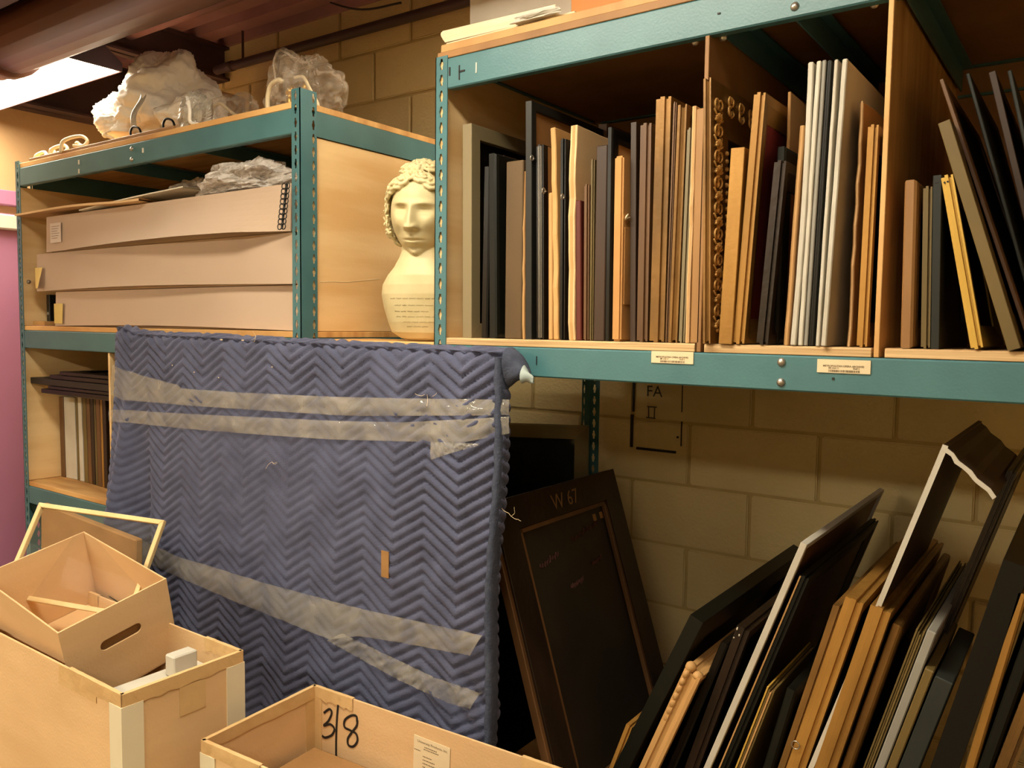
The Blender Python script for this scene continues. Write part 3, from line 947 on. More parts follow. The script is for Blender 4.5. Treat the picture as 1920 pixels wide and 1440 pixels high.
for row in SHELF:
    k, label, cat, zone, xb0, xb1, xt, yt, y0, d, opt = row
    loc, lean, t, h = shelf_place(zone, xb0, xb1, xt, yt, y0)
    grp = {4: G1, 6: G2, 7: G3}[zone]
    if k == 'F':
        o = make_frame({'board': 'edged_board', 'canvas': 'stretched_canvas'}.get(cat, 'picture_frame'), label, cat, loc, lean, t, d, h, group=grp, **opt)
        if 'silver lines' in label:
            for f in (.34, .52, .7):
                MB().box(t * f, -.0008, .004, t * f + .0012, .002, h - .004).build('silver_line', FM['silver'], o)
        if 'cream cardboard' in label and 'right of' in label:
            eye(o, t * .9, .0, h * .71)
        if 'charcoal' in label:
            eye(o, t + .004, .004, h * .76)
        if 'bright yellow' in label:
            for x in (.25, .5):
                MB().tube([(t * x, -.001, h - .012), (t * x, .004, h - .012)], .0016, 8).build('nail_hole', ink, o)
    elif k == 'O':
        ornate(label, loc, lean, t, d, h)
    else:
        make_board('cardboard_sheet' if 'cardboard sheet' in cat else cat.replace(' ', '_'), label, cat, loc, lean, t, d, h, group=grp, **opt)

# kraft paper package with twine, in the first bay
X0, X1 = foot(zpx(4, 904), .008, S), foot(zpx(4, 950), .008, S)
T = at(*zpx(4, 919, 371), Y=.008)
kp = thing('wrapped_package', 'kraft paper wrapped package tied with twine, in the first bay', 'package', (X0, .008, S + .001), (0, math.atan2(T.x - X0, T.z - S), 0), G1)
hk, tk = T.z - S, X1 - X0
b = MB()
def kraft(u, v):
    return (0, 0, 0)
b.box(0, 0, 0, tk, .22, hk)
b.build('paper_wrap', FM['kraft'], kp, bevel=.004, seg=2)
MB().box(tk, .01, hk * .2, tk + .002, .19, hk * .62).build('paper_fold', FM['kraft'], kp, bevel=.0008)
MB().tube([(tk + .001, .012, hk * .66), (tk + .005, .03, hk * .675), (tk + .004, .05, hk * .65), (tk + .004, .09, hk * .64)], .002, 6).build('twine', white_cord, kp, smooth=True)
MB().tube([(tk + .002, .014, hk * .66), (tk + .006, .006, hk * .67), (tk + .003, .02, hk * .69)], .0022, 6).build('twine_knot', white_cord, kp, smooth=True)


# ------------------------------------------------------------------ frames leaning on the floor, lower right
BASE = .28      # bottom shelf of the right rack


def floor_place(zone, xt, yt, xb, yb, y0, tz):
    A = at(*zpx(zone, xt, yt), Y=y0)
    B = at(*zpx(zone, xb, yb), Y=y0)
    A2 = at(*zpx(zone, xt + tz, yt), Y=y0)
    dz = A - B
    k = (A.z - BASE) / dz.z
    X = A.x - dz.x * k
    lean = math.atan2(dz.x, dz.z)
    h = (A.z - BASE) / math.cos(lean)
    t = (A2.x - A.x) * math.cos(lean)
    return (X, y0, BASE + .001 + t * math.sin(lean)), lean, t, h - t * math.tan(lean) * .5


GF = 'frames leaning under the right rack'
PILE = [
    # label, cat, zone, top-left x, y, lower-left x, y, setback, thickness(zoom px), depth, opts
    ('F', 'small gold frame at the left end of the leaning pile', 'picture frame', '7b', 92, 1225, 8, 1440, .10, 34, .40, dict(kind='step', mt='gold', w_=.04)),
    ('F', 'big green-black frame at the left of the leaning pile, rising toward the wall', 'picture frame', '7b', 418, 690, 40, 1440, .10, 78, .74, dict(kind='flat', mt='green', w_=.07, pic='redbrown')),
    ('C', 'carved cream-gold frame with a scrolled corner in the leaning pile', 'picture frame', '7b', 390, 960, 168, 1440, .06, 92, .34, dict(kind='cove', mt='pale', w_=.05)),
    ('F', 'black lacquered frame right of the carved cream-gold frame', 'picture frame', '7b', 568, 815, 300, 1440, .10, 46, .45, dict(kind='round', mt='black', w_=.05)),
    ('F', 'dark bronze frame with bright chips at its corner', 'picture frame', '7b', 648, 735, 388, 1440, .10, 70, .50, dict(kind='step', mt='bronze', w_=.06)),
    ('F', 'large dark frame with a broad cream front edge in the leaning pile', 'picture frame', '7b', 966, 318, 482, 1440, .10, 36, .72, dict(kind='flat', mt='foam', w_=.012, pic='brown', back='brown')),
    ('F', 'dark green frame with a thin gold line beside the cream-edged frame', 'picture frame', '7b', 962, 480, 556, 1440, .11, 52, .64, dict(kind='step', mt='green', w_=.05, pic='redbrown', back='redbrown')),
    ('S', 'bundle of thin yellow slips standing in the leaning pile', 'slips', '7b', 798, 1040, 640, 1440, .08, 46, .30, dict()),
    ('F', 'short black-green frame with a shiny corner, left of the two thick gold frames', 'picture frame', '7b', 896, 1045, 776, 1440, .08, 56, .36, dict(kind='round', mt='green', w_=.05)),
    ('F', 'thick tarnished gold frame, leftmost of the thick gold ones', 'picture frame', '7b', 1128, 628, 852, 1440, .06, 58, .60, dict(kind='step', mt='oldgold', w_=.07)),
    ('F', 'thick gold frame with a ring hanger, second of the thick gold ones', 'picture frame', '8b', 226, 766, -8, 1440, .05, 78, .62, dict(kind='step', mt='gold', w_=.07)),
    ('P', 'tall thin grey-white sheet edge rising above the gold frames', 'board', '8b', 612, 160, 78, 1440, .05, 22, .50, dict()),
    ('F', 'thick gold frame right of the tall white-edged sheet', 'picture frame', '8b', 326, 800, 104, 1440, .04, 88, .62, dict(kind='step', mt='gold', w_=.07)),
    ('F', 'brown-gold frame tucked right of the third thick gold frame', 'picture frame', '8b', 412, 870, 208, 1440, .06, 44, .60, dict(kind='round', mt='oldgold', w_=.06)),
    ('S', 'stack of thin dark olive mats in the leaning pile', 'mats', '8b', 506, 892, 296, 1440, .05, 40, .55, dict()),
    ('B', 'pale grey torn board right of the olive mats', 'board', '8b', 548, 900, 342, 1440, .04, 40, .55, dict(mt='grey', ragged=.003)),
    ('B', 'short yellow-olive panel left of the blue-grey panel', 'board', '8b', 540, 1050, 388, 1440, .03, 40, .30, dict(mt='olive')),
    ('B', 'thick blue-grey slab left of the big black frame', 'board', '8b', 582, 1085, 440, 1440, .03, 80, .30, dict(mt='bluegrey')),
    ('F', 'big black frame near the right edge of the leaning pile', 'picture frame', '8b', 852, 625, 566, 1440, .02, 118, .55, dict(kind='flat', mt='black', w_=.07)),
    ('F', 'slim bright gold frame beside the big black frame', 'picture frame', '8b', 906, 748, 700, 1440, .02, 46, .50, dict(kind='round', mt='gold', w_=.05)),
    ('F', 'black frame right of the slim bright gold frame', 'picture frame', '8b', 990, 770, 752, 1440, .02, 62, .50, dict(kind='round', mt='green', w_=.06)),
    ('F', 'olive-gold frame in the bottom right corner of the pile', 'picture frame', '8b', 1030, 900, 822, 1440, .01, 80, .46, dict(kind='step', mt='oldgold', w_=.06)),
    ('F', 'very large dark brown frame at the back right, tallest of the leaning pile', 'picture frame', '8b', 868, 262, 560, 985, .24, 40, .52, dict(kind='step', mt='bronze', w_=.06)),
]
for row in PILE:
    k, label, cat, zone, xt, yt, xb, yb, y0, tz, d, opt = row
    loc, lean, t, h = floor_place(zone, xt, yt, xb, yb, y0, tz)
    if k in 'FC':
        o = make_frame('picture_frame', label, cat, loc, lean, t, d, h, group=GF, **opt)
        if k == 'C':
            b = MB()
            for i in range(7):
                z = h - .012 - i * .02
                b.ball((t * .18, .004, z), (.008, .010 - .0008 * i, .011), 10, 7)
            b.ball((t * .2, .012, h + .004), (.012, .014, .012), 10, 7)
            b.ball((t * .75, .012, h - .004), (.012, .012, .010), 10, 7)
            b.build('carved_scrolls', FM['pale'], o, smooth=True)
        if 'ring hanger' in label:
            MB().tube([(t * .1 + .008 * math.cos(a * PI / 6), -.004, h * .58 + .008 * math.sin(a * PI / 6)) for a in range(12)], .0012, 6, True).build('ring_hanger', steel, o, smooth=True)
        if 'bright chips' in label:
            for i in range(3):
                MB().ball((t * (.12 + .3 * (i % 2)), -.001, h - .008 - .011 * i), (.0018, .001, .004 - .001 * i), 8, 5).build('gilt_chip', FM['foam'], o)
        if 'thin gold line' in label:
            MB().box(t * .05, -.001, .004, t * .2, .003, h - .004).build('gold_line', FM['pale'], o)
    elif k == 'B':
        make_board('board', label, cat, loc, lean, t, d, h, group=GF, **opt)
    elif k == 'S':
        o = thing('thin_slips' if 'slips' in cat else 'mat_stack', label, cat, loc, (0, lean, 0), GF)
        n = 4
        for i in range(n):
            MB().box(t * i / n, .002 * (i % 2), 0, t * (i + .8) / n, d, h - .012 * ((i * 7) % 3) * .4).build('sheet', FM[('yellow', 'olive', 'pale', 'olive')[i]] if 'slips' in cat else FM['olive'], o, bevel=.0006)
    elif k == 'P':
        o = thing('folded_board', 'tall white-edged card sheet with a folded torn flap, above the gold frames', 'board', loc, (0, lean, 0), GF)
        MB().box(0, 0, 0, t, d, h).build('sheet', FM['redbrown'], o, bevel=.001)
        MB().box(-.0005, -.002, 0, t + .0005, .001, h).build('white_edge', FM['foam'], o)
        # folded flap running down to the right from the top
        e1 = at(*zpx('8b', 626, 150), Y=y0)
        e2 = at(*zpx('8b', 822, 338), Y=y0)
        fl = MB()
        M = Matrix.Rotation(-lean, 4, 'Y')
        dv = M @ (e2 - e1)
        nseg = 8
        pr = []
        for i in range(nseg + 1):
            p = Vector((t, 0, h - .004)) + dv * (i / nseg)
            pr.append((p.x, p.z + .002 * math.sin(i * 2.1)))
        nv = Vector((-dv.z, 0, dv.x)).normalized() * .007
        poly = pr + [(x - nv.x, z - nv.z) for x, z in pr[::-1]]
        fl.prism(poly, 'y', 0, d)
        fl.build('flap', FM['redbrown'], o)
        fe = MB().prism([(x + nv.x * .05, z + nv.z * .05) for x, z in pr] + [(x - nv.x * 1.05 + .002 * math.sin(q * 3), z - nv.z * 1.05) for q, (x, z) in enumerate(pr[::-1])], 'y', -.003, .001)
        fe.build('torn_white_edge', FM['foam'], o)


# large framed board leaning to the left behind the wrapped crate (its face looks to the right)
def dark_frame():
    yb, yf = .70, .07
    top = at(1150, 886, Y=yb)
    low = at(1245, 1260, Y=yb)
    dv = top - low
    k = (top.z - BASE) / dv.z
    X = top.x - dv.x * k
    lean = math.atan2(dv.x, dv.z)
    h = (top.z - BASE) / math.cos(lean)
    t, d = .034, yb - yf
    root = thing('framed_board', 'large dark brown framed board with faint chalk writing, leaning left of the frame pile', 'framed board', (X - t * math.cos(lean), yf, BASE + .002), (0, lean, 0))
    w_ = .085
    pr_root = root
    rails(root, t, d, h, w_, 'flat', FM['bronze'])
    # inner slip moulding
    i = w_
    for (y0, z0, y1, z1) in ((i, i, i + .014, h - i), (d - i - .014, i, d - i, h - i), (i, h - i - .014, d - i, h - i), (i, i, d - i, i + .014)):
        MB().box(t * .5, y0, z0, t * .9, y1, z1).build('slip_moulding', FM['brown'], root, bevel=.002)
    MB().box(t * .25, i - .004, i - .004, t * .5, d - i + .004, h - i + .004).build('dark_panel', FM['darkcanvas'], root)
    # front (near) stile of raw brown wood
    MB().box(.004, -.012, 0, t * .8, .004, h * .995).build('near_edge', FM['brown'], root, bevel=.002)
    R90 = (PI / 2, 0, PI / 2)
    text_mesh('scratched_mark', 'W 67', .060, tan_chalk, root, (t + .0012, d * .40, h - .066), R90)
    rr = random.Random(9)
    for (y0, dz, L_) in ((.15, .20, .10), (.33, .165, .16), (.27, .285, .07), (.40, .25, .06)):
        pts = [(t * .5 + .0012, y0 + L_ * q / 24, h - dz + .16 * L_ * q / 24 + .011 * math.sin(q * 1.9) * rr.uniform(.4, 1)) for q in range(25)]
        MB().tube(pts, .0022, 4).build('chalk_scribble', red_chalk, root)
    for dy in (0, .04):
        MB().box(t * .5, d - .16 + dy, h - .135, t * .5 + .002, d - .145 + dy, h - .115).build('paper_scrap', FM['tan'], root)


dark_frame()


def glazed_frame():
    a, b = at(1104, 798, Y=.72), at(946, 823, Y=.60)
    v = b - a
    L = math.hypot(v.x, v.y) + .35
    ang = math.atan2(v.y, v.x)
    h = a.z - .005
    root = thing('glazed_frame', 'dark glazed frame leaning by the rear slotted post, behind the chalk-marked board', 'picture frame', (a.x, a.y, .004), (0, 0, ang + PI / 2 + PI))
    # local: y runs along the frame away from the post, x is the face
    root.rotation_euler = (0, 0, ang - PI / 2)
    t = .025
    rails(root, t, L, h, .045, 'step', FM['olive'])
    for o in list(root.children):
        pass
    MB().box(.008, .04, .04, .012, L - .04, h - .04).build('glazing', dark_glass, root)
    # a black object leaning inside, seen through the glass as a dark shape
    MB().box(-.006, .06, .05, .004, L * .5, h - .20).build('backing', FM['black'], root)


glazed_frame()


# ------------------------------------------------------------------ quilt-wrapped crate with packing tape
QX0, QX1, QH = at(213, 690, Y=-.07).x, at(940, 700, Y=-.07).x, 1.508


def qfront(z):
    return -.062 - .06 * (1 - z / 1.5)


def zig(x):
    P = .205
    k = ((x - .255) / P) % 1.0
    return -.062 * (1 - abs(2 * k - 1))


def qdisp(x, s):
    """quilting relief, outward"""
    n0 = noise.noise(Vector((x * 3.1, s * 3.1, 1.7)))
    v = (s - zig(x) + .006 * n0) / .0295
    f = v - math.floor(v)
    puff = (math.sin(PI * f)) ** .55
    amp = .0115 * (1 + .5 * noise.noise(Vector((x * 2.2, s * 2.2, 5))))
    # flatter where the tape pulls the middle tight, puffier at both ends
    mid = max(0, 1 - ((x + .55) / .62) ** 2) * max(0, min(1, (1.42 - s) / .2))
    amp *= 1 - .4 * mid
    d = amp * puff + .004 * noise.noise(Vector((x * 14, s * 14, 3)))
    d += .012 * noise.noise(Vector((x * 1.7, s * 1.3, 9)))
    return d


def quilt():
    root = thing('wrapped_crate', 'tall flat crate wrapped in a blue quilted moving blanket, taped shut', 'wrapped crate', ((QX0 + QX1) / 2, -.09, 0))
    O = Vector(root.location)
    nx, ns = 330, 280
    side, over = .03, .10
    W = QX1 - QX0
    def fn(u, v):
        a = -side + u * (W + 2 * side)
        s = .02 + v * (QH + over - .02)
        z = min(s, QH)
        e2 = max(0, s - QH)
        # rounded top edge
        x = QX0 + min(max(a, 0), W)
        e1 = max(0, -a, a - W)
        dsp = qdisp(QX0 + a, s)
        y = qfront(z)
        nrm = Vector((0, -1, 0))
        if e2 > 0:
            nrm = Vector((0, 0, 1))
            y += min(e2, .045)
            z -= max(0, e2 - .045)
            if e2 < .03:
                nrm = Vector((0, -1 + e2 / .03, e2 / .03)).normalized()
        else:
            k = max(0, 1 - (QH - s) / .03)
            if k > 0:
                nrm = Vector((0, -1, k)).normalized()
                y += .012 * k * k
                z -= .008 * k * k
        if e1 > 0:
            sx = -1 if a < 0 else 1
            y += min(e1, .09)
            nrm = Vector((sx, -.2 if e1 < .02 else 0, 0)).normalized() if e2 == 0 else Vector((sx * .5, 0, .8))
            dsp *= .6
        else:
            ed = min(a, W - a)
            if ed < .025:
                y += .014 * (1 - ed / .025) ** 2
        p = Vector((x, y, z)) + nrm * dsp
        # loose folds at the left end, growing toward the floor
        g = max(0, 1 - z / 1.36)
        lf = max(0, 1 - (x - QX0) / .26)
        p.x -= .10 * g * lf * lf
        fold = math.exp(-((x - QX0 - .10) / .035) ** 2) * .075 - math.exp(-((x - QX0 - .19 - .05 * g) / .04) ** 2) * .035 + math.exp(-((x - QX0 - .035) / .02) ** 2) * .02
        p.y -= fold * min(1, g * 2.4)
        # bulge at the top left corner, sag along the middle of the top
        p.z += .022 * math.exp(-((x - QX0 - .04) / .06) ** 2) * max(0, 1 - abs(QH - s) / .12)
        p.y = min(p.y, -.006) if z > S - .75 else p.y
        # right edge drifts in below
        rf = max(0, 1 - (QX1 - x) / .12)
        p.x -= .012 * rf * math.sin(z * 5.0) ** 2
        p.z -= .020 * max(0, min(1, (x - QX0) / W)) * max(0, 1 - (QH - min(s, QH)) / .5)
        # wrinkle near the lower right
        p.y -= .012 * math.exp(-((x - .16) / .14) ** 2 - ((z - .66) / .05) ** 2) * math.sin((x + z) * 60)
        return p - O
    b = MB().grid(fn, nx, ns)
    q = b.build('quilted_blanket', quilt_mat(), root, smooth=True)
    tag(q, 'blue quilted moving blanket with zigzag stitching')
    # hem binding down the right edge
    hem = MB()
    rows = []
    for k in range(90):
        z = .03 + (QH - .06) * k / 89
        xx = QX1 - .012 * math.sin(z * 5.0) ** 2
        wv = .002 * math.sin(k * 1.3)
        y = qfront(z)
        rows.append([(xx - .012 + wv, y - .004, z), (xx - .008 + wv, y - .012, z), (xx + .001 + wv, y - .011, z), (xx + .006, y - .002, z), (xx + .005, y + .02, z)])
    n = 5
    vs = [tuple(Vector(p) - O) for r in rows for p in r]
    fs = [(i * n + j, i * n + j + 1, (i + 1) * n + j + 1, (i + 1) * n + j) for i in range(89) for j in range(n - 1)]
    hem.add(vs, fs)
    hem.build('hem_binding', hem_mat, root, smooth=True)
    # rolled loose corner at the upper right
    rc = MB()
    c0 = Vector((QX1 + .006, -.05, QH - .036))
    def cone(u, v):
        a = 2 * PI * u
        r = .040 * (1 - v) ** .7 + .006 + .004 * math.sin(3 * a + 6 * v)
        ctr = c0 + Vector((.055 * v, .005, -.012 - .022 * v * v))
        return ctr + Vector((0, math.cos(a) * r * .7, math.sin(a) * r)) - O
    rc.grid(cone, 20, 10)
    rc.build('loose_corner', hem_mat, root, smooth=True)
    rt = MB()
    def cone2(u, v):
        a = 2 * PI * u
        r = .020 * (1 - v * .75) + .003 * math.sin(2 * a + 5 * v)
        ctr = c0 + Vector((.045 + .028 * v, -.006, -.03 - .012 * v))
        return ctr + Vector((0, math.cos(a) * r * .7, math.sin(a) * r)) - O
    rt.grid(cone2, 16, 6)
    rt.build('corner_lining', lining_mat, root, smooth=True)
    # packing tape strips: (upper edge points, lower edge points) in the photo, laid on the blanket's face
    def onface(px, py, off):
        P = at(px, py, Y=-.07)
        for _ in range(5):
            P = at(px, py, Y=qfront(P.z) - off)
        return P
    def lerp(pts, t):
        # by x
        x = pts[0][0] + (pts[-1][0] - pts[0][0]) * t
        for (a, c) in zip(pts, pts[1:]):
            if a[0] <= x <= c[0]:
                k = (x - a[0]) / (c[0] - a[0])
                return (x, a[1] + (c[1] - a[1]) * k)
        return pts[-1]
    STR = [
        ([(216, 684), (260, 703), (333, 722), (335, 728), (447, 736), (620, 744), (754, 747), (904, 749), (948, 750)],
         [(213, 738), (235, 750), (358, 761), (620, 778), (671, 780), (948, 779)]),
        ([(210, 767), (347, 776), (620, 789), (754, 792), (948, 782)],
         [(209, 789), (347, 804), (485, 815), (620, 824), (804, 829), (866, 830), (948, 814)]),
        ([(216, 990), (337, 1046), (360, 1052), (500, 1095), (680, 1143), (903, 1192)],
         [(205, 1024), (337, 1084), (437, 1127), (539, 1168), (616, 1199), (670, 1193), (743, 1204), (880, 1230)]),
        ([(640, 1188), (814, 1271), (900, 1300)],
         [(612, 1201), (743, 1274), (839, 1319), (880, 1330)]),
        ([(806, 829), (850, 830), (897, 832)], [(807, 862), (850, 848), (897, 836)]),
    ]
    for si, (tp, bt) in enumerate(STR):
        nl, nw = 120, 7
        def tf(u, v):
            a, c = lerp(tp, u), lerp(bt, u)
            px, py = a[0] + (c[0] - a[0]) * v, a[1] + (c[1] - a[1]) * v
            P = onface(px, py, .016 + .0012 * si)
            wr = .0035 * noise.noise(Vector((u * 26 + si * 9, v * 2.2, si))) + .0025 * noise.noise(Vector((u * 70, v * 5, si + 4)))
            # follow the ends around
            P.y -= wr
            P.y += .004 * abs(v - .5)
            if si < 2 and P.x < QX0 + .12:
                P.y -= .012
            if P.x > QX1 - .02 and si < 4:
                P.y += .012
            return P - O
        b = MB().grid(tf, nl, nw)
        b.build('packing_tape', tapem, root, smooth=True)
    c = onface(722, 1058, .014)
    pt = MB().box(-.013, -.0008, -.034, .013, .0008, .034).build('brown_tape_scrap', card_dk, root)
    pt.location = c - O
    # lint and loose threads caught on the quilt
    for (px, py, L) in ((510, 866, .03), (801, 735, .04), (958, 968, .03), (480, 630, .02)):
        c = onface(px, py, .012) - O
        th = MB()
        rr = random.Random(px)
        for q_ in range(3):
            p = c.copy()
            pts = [p.copy()]
            d = Vector((rr.uniform(-1, 1), -.1, rr.uniform(-1, .4))).normalized()
            for i in range(7):
                d = (d + Vector((rr.uniform(-.6, .6), 0, rr.uniform(-.6, .6)))).normalized()
                p = p + d * (L / 7)
                pts.append(p.copy())
            th.tube(pts, .0004, 5)
        th.build('loose_thread', pale_m, root)
    for (px, py) in ((415, 637), (455, 638), (323, 685), (364, 698), (410, 708), (510, 688)):
        c = onface(px, py, .013) - O
        MB().ball(c, (.007 if py < 650 else .0025, .0015, .002), 8, 5).build('lint_fleck', pale_m, root)
    return root


def quilt_mat():
    M = mat('blue_quilt', (82, 86, 110), (70, 73, 94), scale=(14, 14, 14), rough=.9, bump=.25, bscale=240, vary=0, detail=6, spec=.2)
    b = M.node_tree.nodes['Principled BSDF']
    b.inputs['Sheen Weight'].default_value = .35
    b.inputs['Sheen Roughness'].default_value = .5
    b.inputs['Sheen Tint'].default_value = srgb((190, 190, 220))
    return M


hem_mat = mat('navy_hem', (66, 72, 90), (54, 60, 78), scale=(60, 60, 60), rough=.9, bump=.3, bscale=200, vary=0)
lining_mat = mat('pale_lining', (172, 184, 180), (150, 164, 164), scale=(20, 20, 20), rough=.9, vary=0)
quilt()


# ------------------------------------------------------------------ plaster bust
def bust():
    b = MB()
    H = .486
    # torso: stacked ellipses (z, half width, half depth, forward shift)
    secs = [(.000, .045, .030, 0), (.006, .066, .045, 0), (.022, .092, .058, 0), (.05, .102, .070, 0), (.09, .114, .080, 0), (.125, .119, .086, .002), (.150, .115, .086, .004), (.175, .100, .082, .006), (.197, .082, .074, .006), (.222, .068, .066, .006), (.24, .062, .064, .004), (.27, .061, .064, 0), (.31, .060, .064, -.004)]
    n = 48
    vs, fs = [], []
    for z, a, d, s in secs:
        for i in range(n):
            t = 2 * PI * i / n
            cx, sy = math.cos(t), math.sin(t)
            e = .85
            vs.append((a * math.copysign(abs(cx) ** e, cx), d * math.copysign(abs(sy) ** e, sy) - s, z))
    for k in range(len(secs) - 1):
        fs += [(k * n + i, k * n + (i + 1) % n, (k + 1) * n + (i + 1) % n, (k + 1) * n + i) for i in range(n)]
    fs += [tuple(range(n))[::-1], tuple(range((len(secs) - 1) * n, len(secs) * n))]
    b.add(vs, fs)
    # head, tilted and turned a little
    HC = Vector((0, -.016, .340))
    HM = Matrix.Translation(HC) @ Euler((.10, .04, .0)).to_matrix().to_4x4()
    def g(x, x0, sx):
        return math.exp(-((x - x0) / sx) ** 2)
    def head(u, v):
        a, bb = 2 * PI * u, PI * (v - .5)
        d = Vector((math.sin(a) * math.cos(bb), -math.cos(a) * math.cos(bb), math.sin(bb)))
        x, y, z = d.x * .087, d.y * .100, d.z * .124
        if z < 0:
            k = (-z / .126)
            x *= 1 - .26 * k ** 1.6
            if d.y > 0:
                y *= 1 - .25 * k
        front = max(0, -d.y)
        f = min(1, front * 2.2)
        ax = abs(x)
        dy = 0
        # flatten the face plane
        dy += .006 * f * (1 - (ax / .08) ** 2)
        # forehead and brow
        dy += .004 * g(z, .055, .03) * g(x, 0, .05) * f
        dy += .0085 * g(z, .026 - .10 * (ax - .03) ** 2 * 10, .008) * g(ax, .032, .022) * f
        # eye sockets, eyeballs, lids
        dy -= .0185 * g(z, .009, .0120) * g(ax, .032, .017) * f
        dy += .0085 * g(z, .007, .0075) * g(ax, .032, .0125) * f
        dy += .0034 * g(z, .0150, .0022) * g(ax, .032, .013) * f
        dy += .0026 * g(z, -.0005, .0022) * g(ax, .032, .012) * f
        # nose
        if z > -.046:
            bridge = 1 if z < .018 else math.exp(-((z - .018) / .012) ** 2)
            k = max(0, min(1, (.028 - z) / .064))
            wid = .0075 + .0075 * k
            hgt = (.007 + .025 * k) * (1 if z > -.036 else max(0, (z + .046) / .010))
            dy += hgt * bridge * g(x, 0, wid) * f
            dy += .010 * g(z, -.033, .007) * g(ax, .0125, .006) * f
        # cheeks
        dy += .007 * g(z, -.022, .022) * g(ax, .044, .018) * f
        dy -= .004 * g(z, -.05, .018) * g(ax, .040, .012) * f
        # mouth
        dy += .008 * g(z, -.068, .016) * g(x, 0, .028) * f
        dy += .0055 * g(z, -.0615, .0045) * (g(x, .008, .010) + g(x, -.008, .010)) * .6 * f
        dy -= .0085 * g(z, -.0675, .0022) * g(x, 0, .022) * f
        dy += .0065 * g(z, -.0745, .0055) * g(x, 0, .016) * f
        dy -= .0065 * g(z, -.0865, .006) * g(x, 0, .018) * f
        dy -= .003 * g(z, -.055, .006) * g(x, 0, .004) * f
        # chin
        dy += .0145 * g(z, -.104, .013) * g(x, 0, .020) * f
        return HM @ Vector((x, y - dy, z))
    b.grid(head, 180, 150)
    # ears are hidden by hair; hair: curls on crown, hairline and sides
    rr = random.Random(4)
    def surf(az, el, k=1.0):
        d = Vector((math.sin(az) * math.cos(el), -math.cos(az) * math.cos(el), math.sin(el)))
        return Vector((d.x * .089 * k, d.y * .101 * k, d.z * .126 * k)), d
    spots = []
    for i in range(13):                       # hairline
        az = -1.15 + i * 2.3 / 12
        spots.append((az, .83 - .30 * abs(az) + rr.uniform(-.04, .04), 1.35))
    for i in range(60):                       # crown and back
        az = rr.uniform(-PI, PI)
        lo = .95 if abs(az) < 1.2 else -.3
        spots.append((az, rr.uniform(lo, 1.5), 1.15))
    for s in (-1, 1):                         # side locks and sideburns
        for i in range(16):
            spots.append((s * (1.50 + rr.uniform(-.12, .35)), .55 - i * .075, 1.0))
        for i in range(8):
            spots.append((s * (1.33 + rr.uniform(-.05, .1)), .50 - i * .12, .8))
    for az, el, k in spots:
        p, d = surf(az, el, 1.0)
        t1 = d.cross(Vector((0, 0, 1)))
        t1 = t1.normalized() if t1.length > .01 else Vector((1, 0, 0))
        t2 = d.cross(t1)
        pts = []
        ph, sg = rr.uniform(0, 6.28), rr.choice((-1, 1))
        R = .0165 * k * rr.uniform(.85, 1.15)
        for j in range(18):
            a = ph + sg * j / 17 * 3.6 * PI
            q = R * (1 - .72 * j / 17)
            pts.append(HM @ (p + t1 * (q * math.cos(a)) + t2 * (q * math.sin(a)) + d * (.006 + .013 * j / 17)))
        b.tube(pts, lambda u, kk=k: (.0042 - .0012 * u) * kk, 7)
    # hair cap under the curls
    def cap(u, v):
        az = 2 * PI * u
        lim = .80 - .22 * abs(math.sin(az / 2)) ** 2 * 4 if abs((az + PI) % (2 * PI) - PI) < 1.3 else -.35
        el = PI / 2 + (lim - PI / 2) * v
        p, d = surf(az, el, 1.035)
        return HM @ p
    me = b.mesh('plaster_figure')
    tmp = bpy.data.objects.new('tmp', me)
    COL.objects.link(tmp)
    md = tmp.modifiers.new('r', 'REMESH')
    md.mode = 'VOXEL'
    md.voxel_size = .0017
    sm = tmp.modifiers.new('s', 'SMOOTH')
    sm.factor, sm.iterations = .5, 1
    bpy.context.view_layer.update()
    dg = bpy.context.evaluated_depsgraph_get()
    me2 = bpy.data.meshes.new_from_object(tmp.evaluated_get(dg))
    me2.name = 'plaster_figure'
    bpy.data.objects.remove(tmp)
    for p in me2.polygons:
        p.use_smooth = True
    p0 = at(797, 641, Y=.13)
    root = thing('bust', 'cream plaster bust of a curly-haired man with handwritten lines on its chest', 'bust', (p0.x, .13, S - .012), (0, 0, .42))
    o = obj('plaster_figure', me2, ivory, root)
    # faint handwriting across the base of the chest
    bv = BVHTree.FromPolygons([v.co[:] for v in me2.vertices], [p.vertices[:] for p in me2.polygons])
    ws = MB()
    for li, (z, x0, x1) in enumerate(((.112, -.075, .055), (.094, -.063, .045), (.078, -.063, .03), (.064, -.06, .045), (.050, -.04, .045), (.038, -.03, .03))):
        x = x0
        while x < x1:
            L = rr.uniform(.012, .022)
            pts = []
            for k in range(14):
                xx = x + L * k / 13
                zz = z + .0022 * math.sin(k * 2.2 + li) * rr.uniform(.4, 1.2)
                hit = bv.ray_cast(Vector((xx, -.4, zz)), Vector((0, 1, 0)))
                if hit[0]:
                    pts.append(hit[0] + Vector((0, -.0003, 0)))
            if len(pts) > 3:
                ws.tube(pts, .0004 if li < 3 else .00028, 4)
            x += L + .004
    ws.build('handwriting', ink_brown, root)


bust()


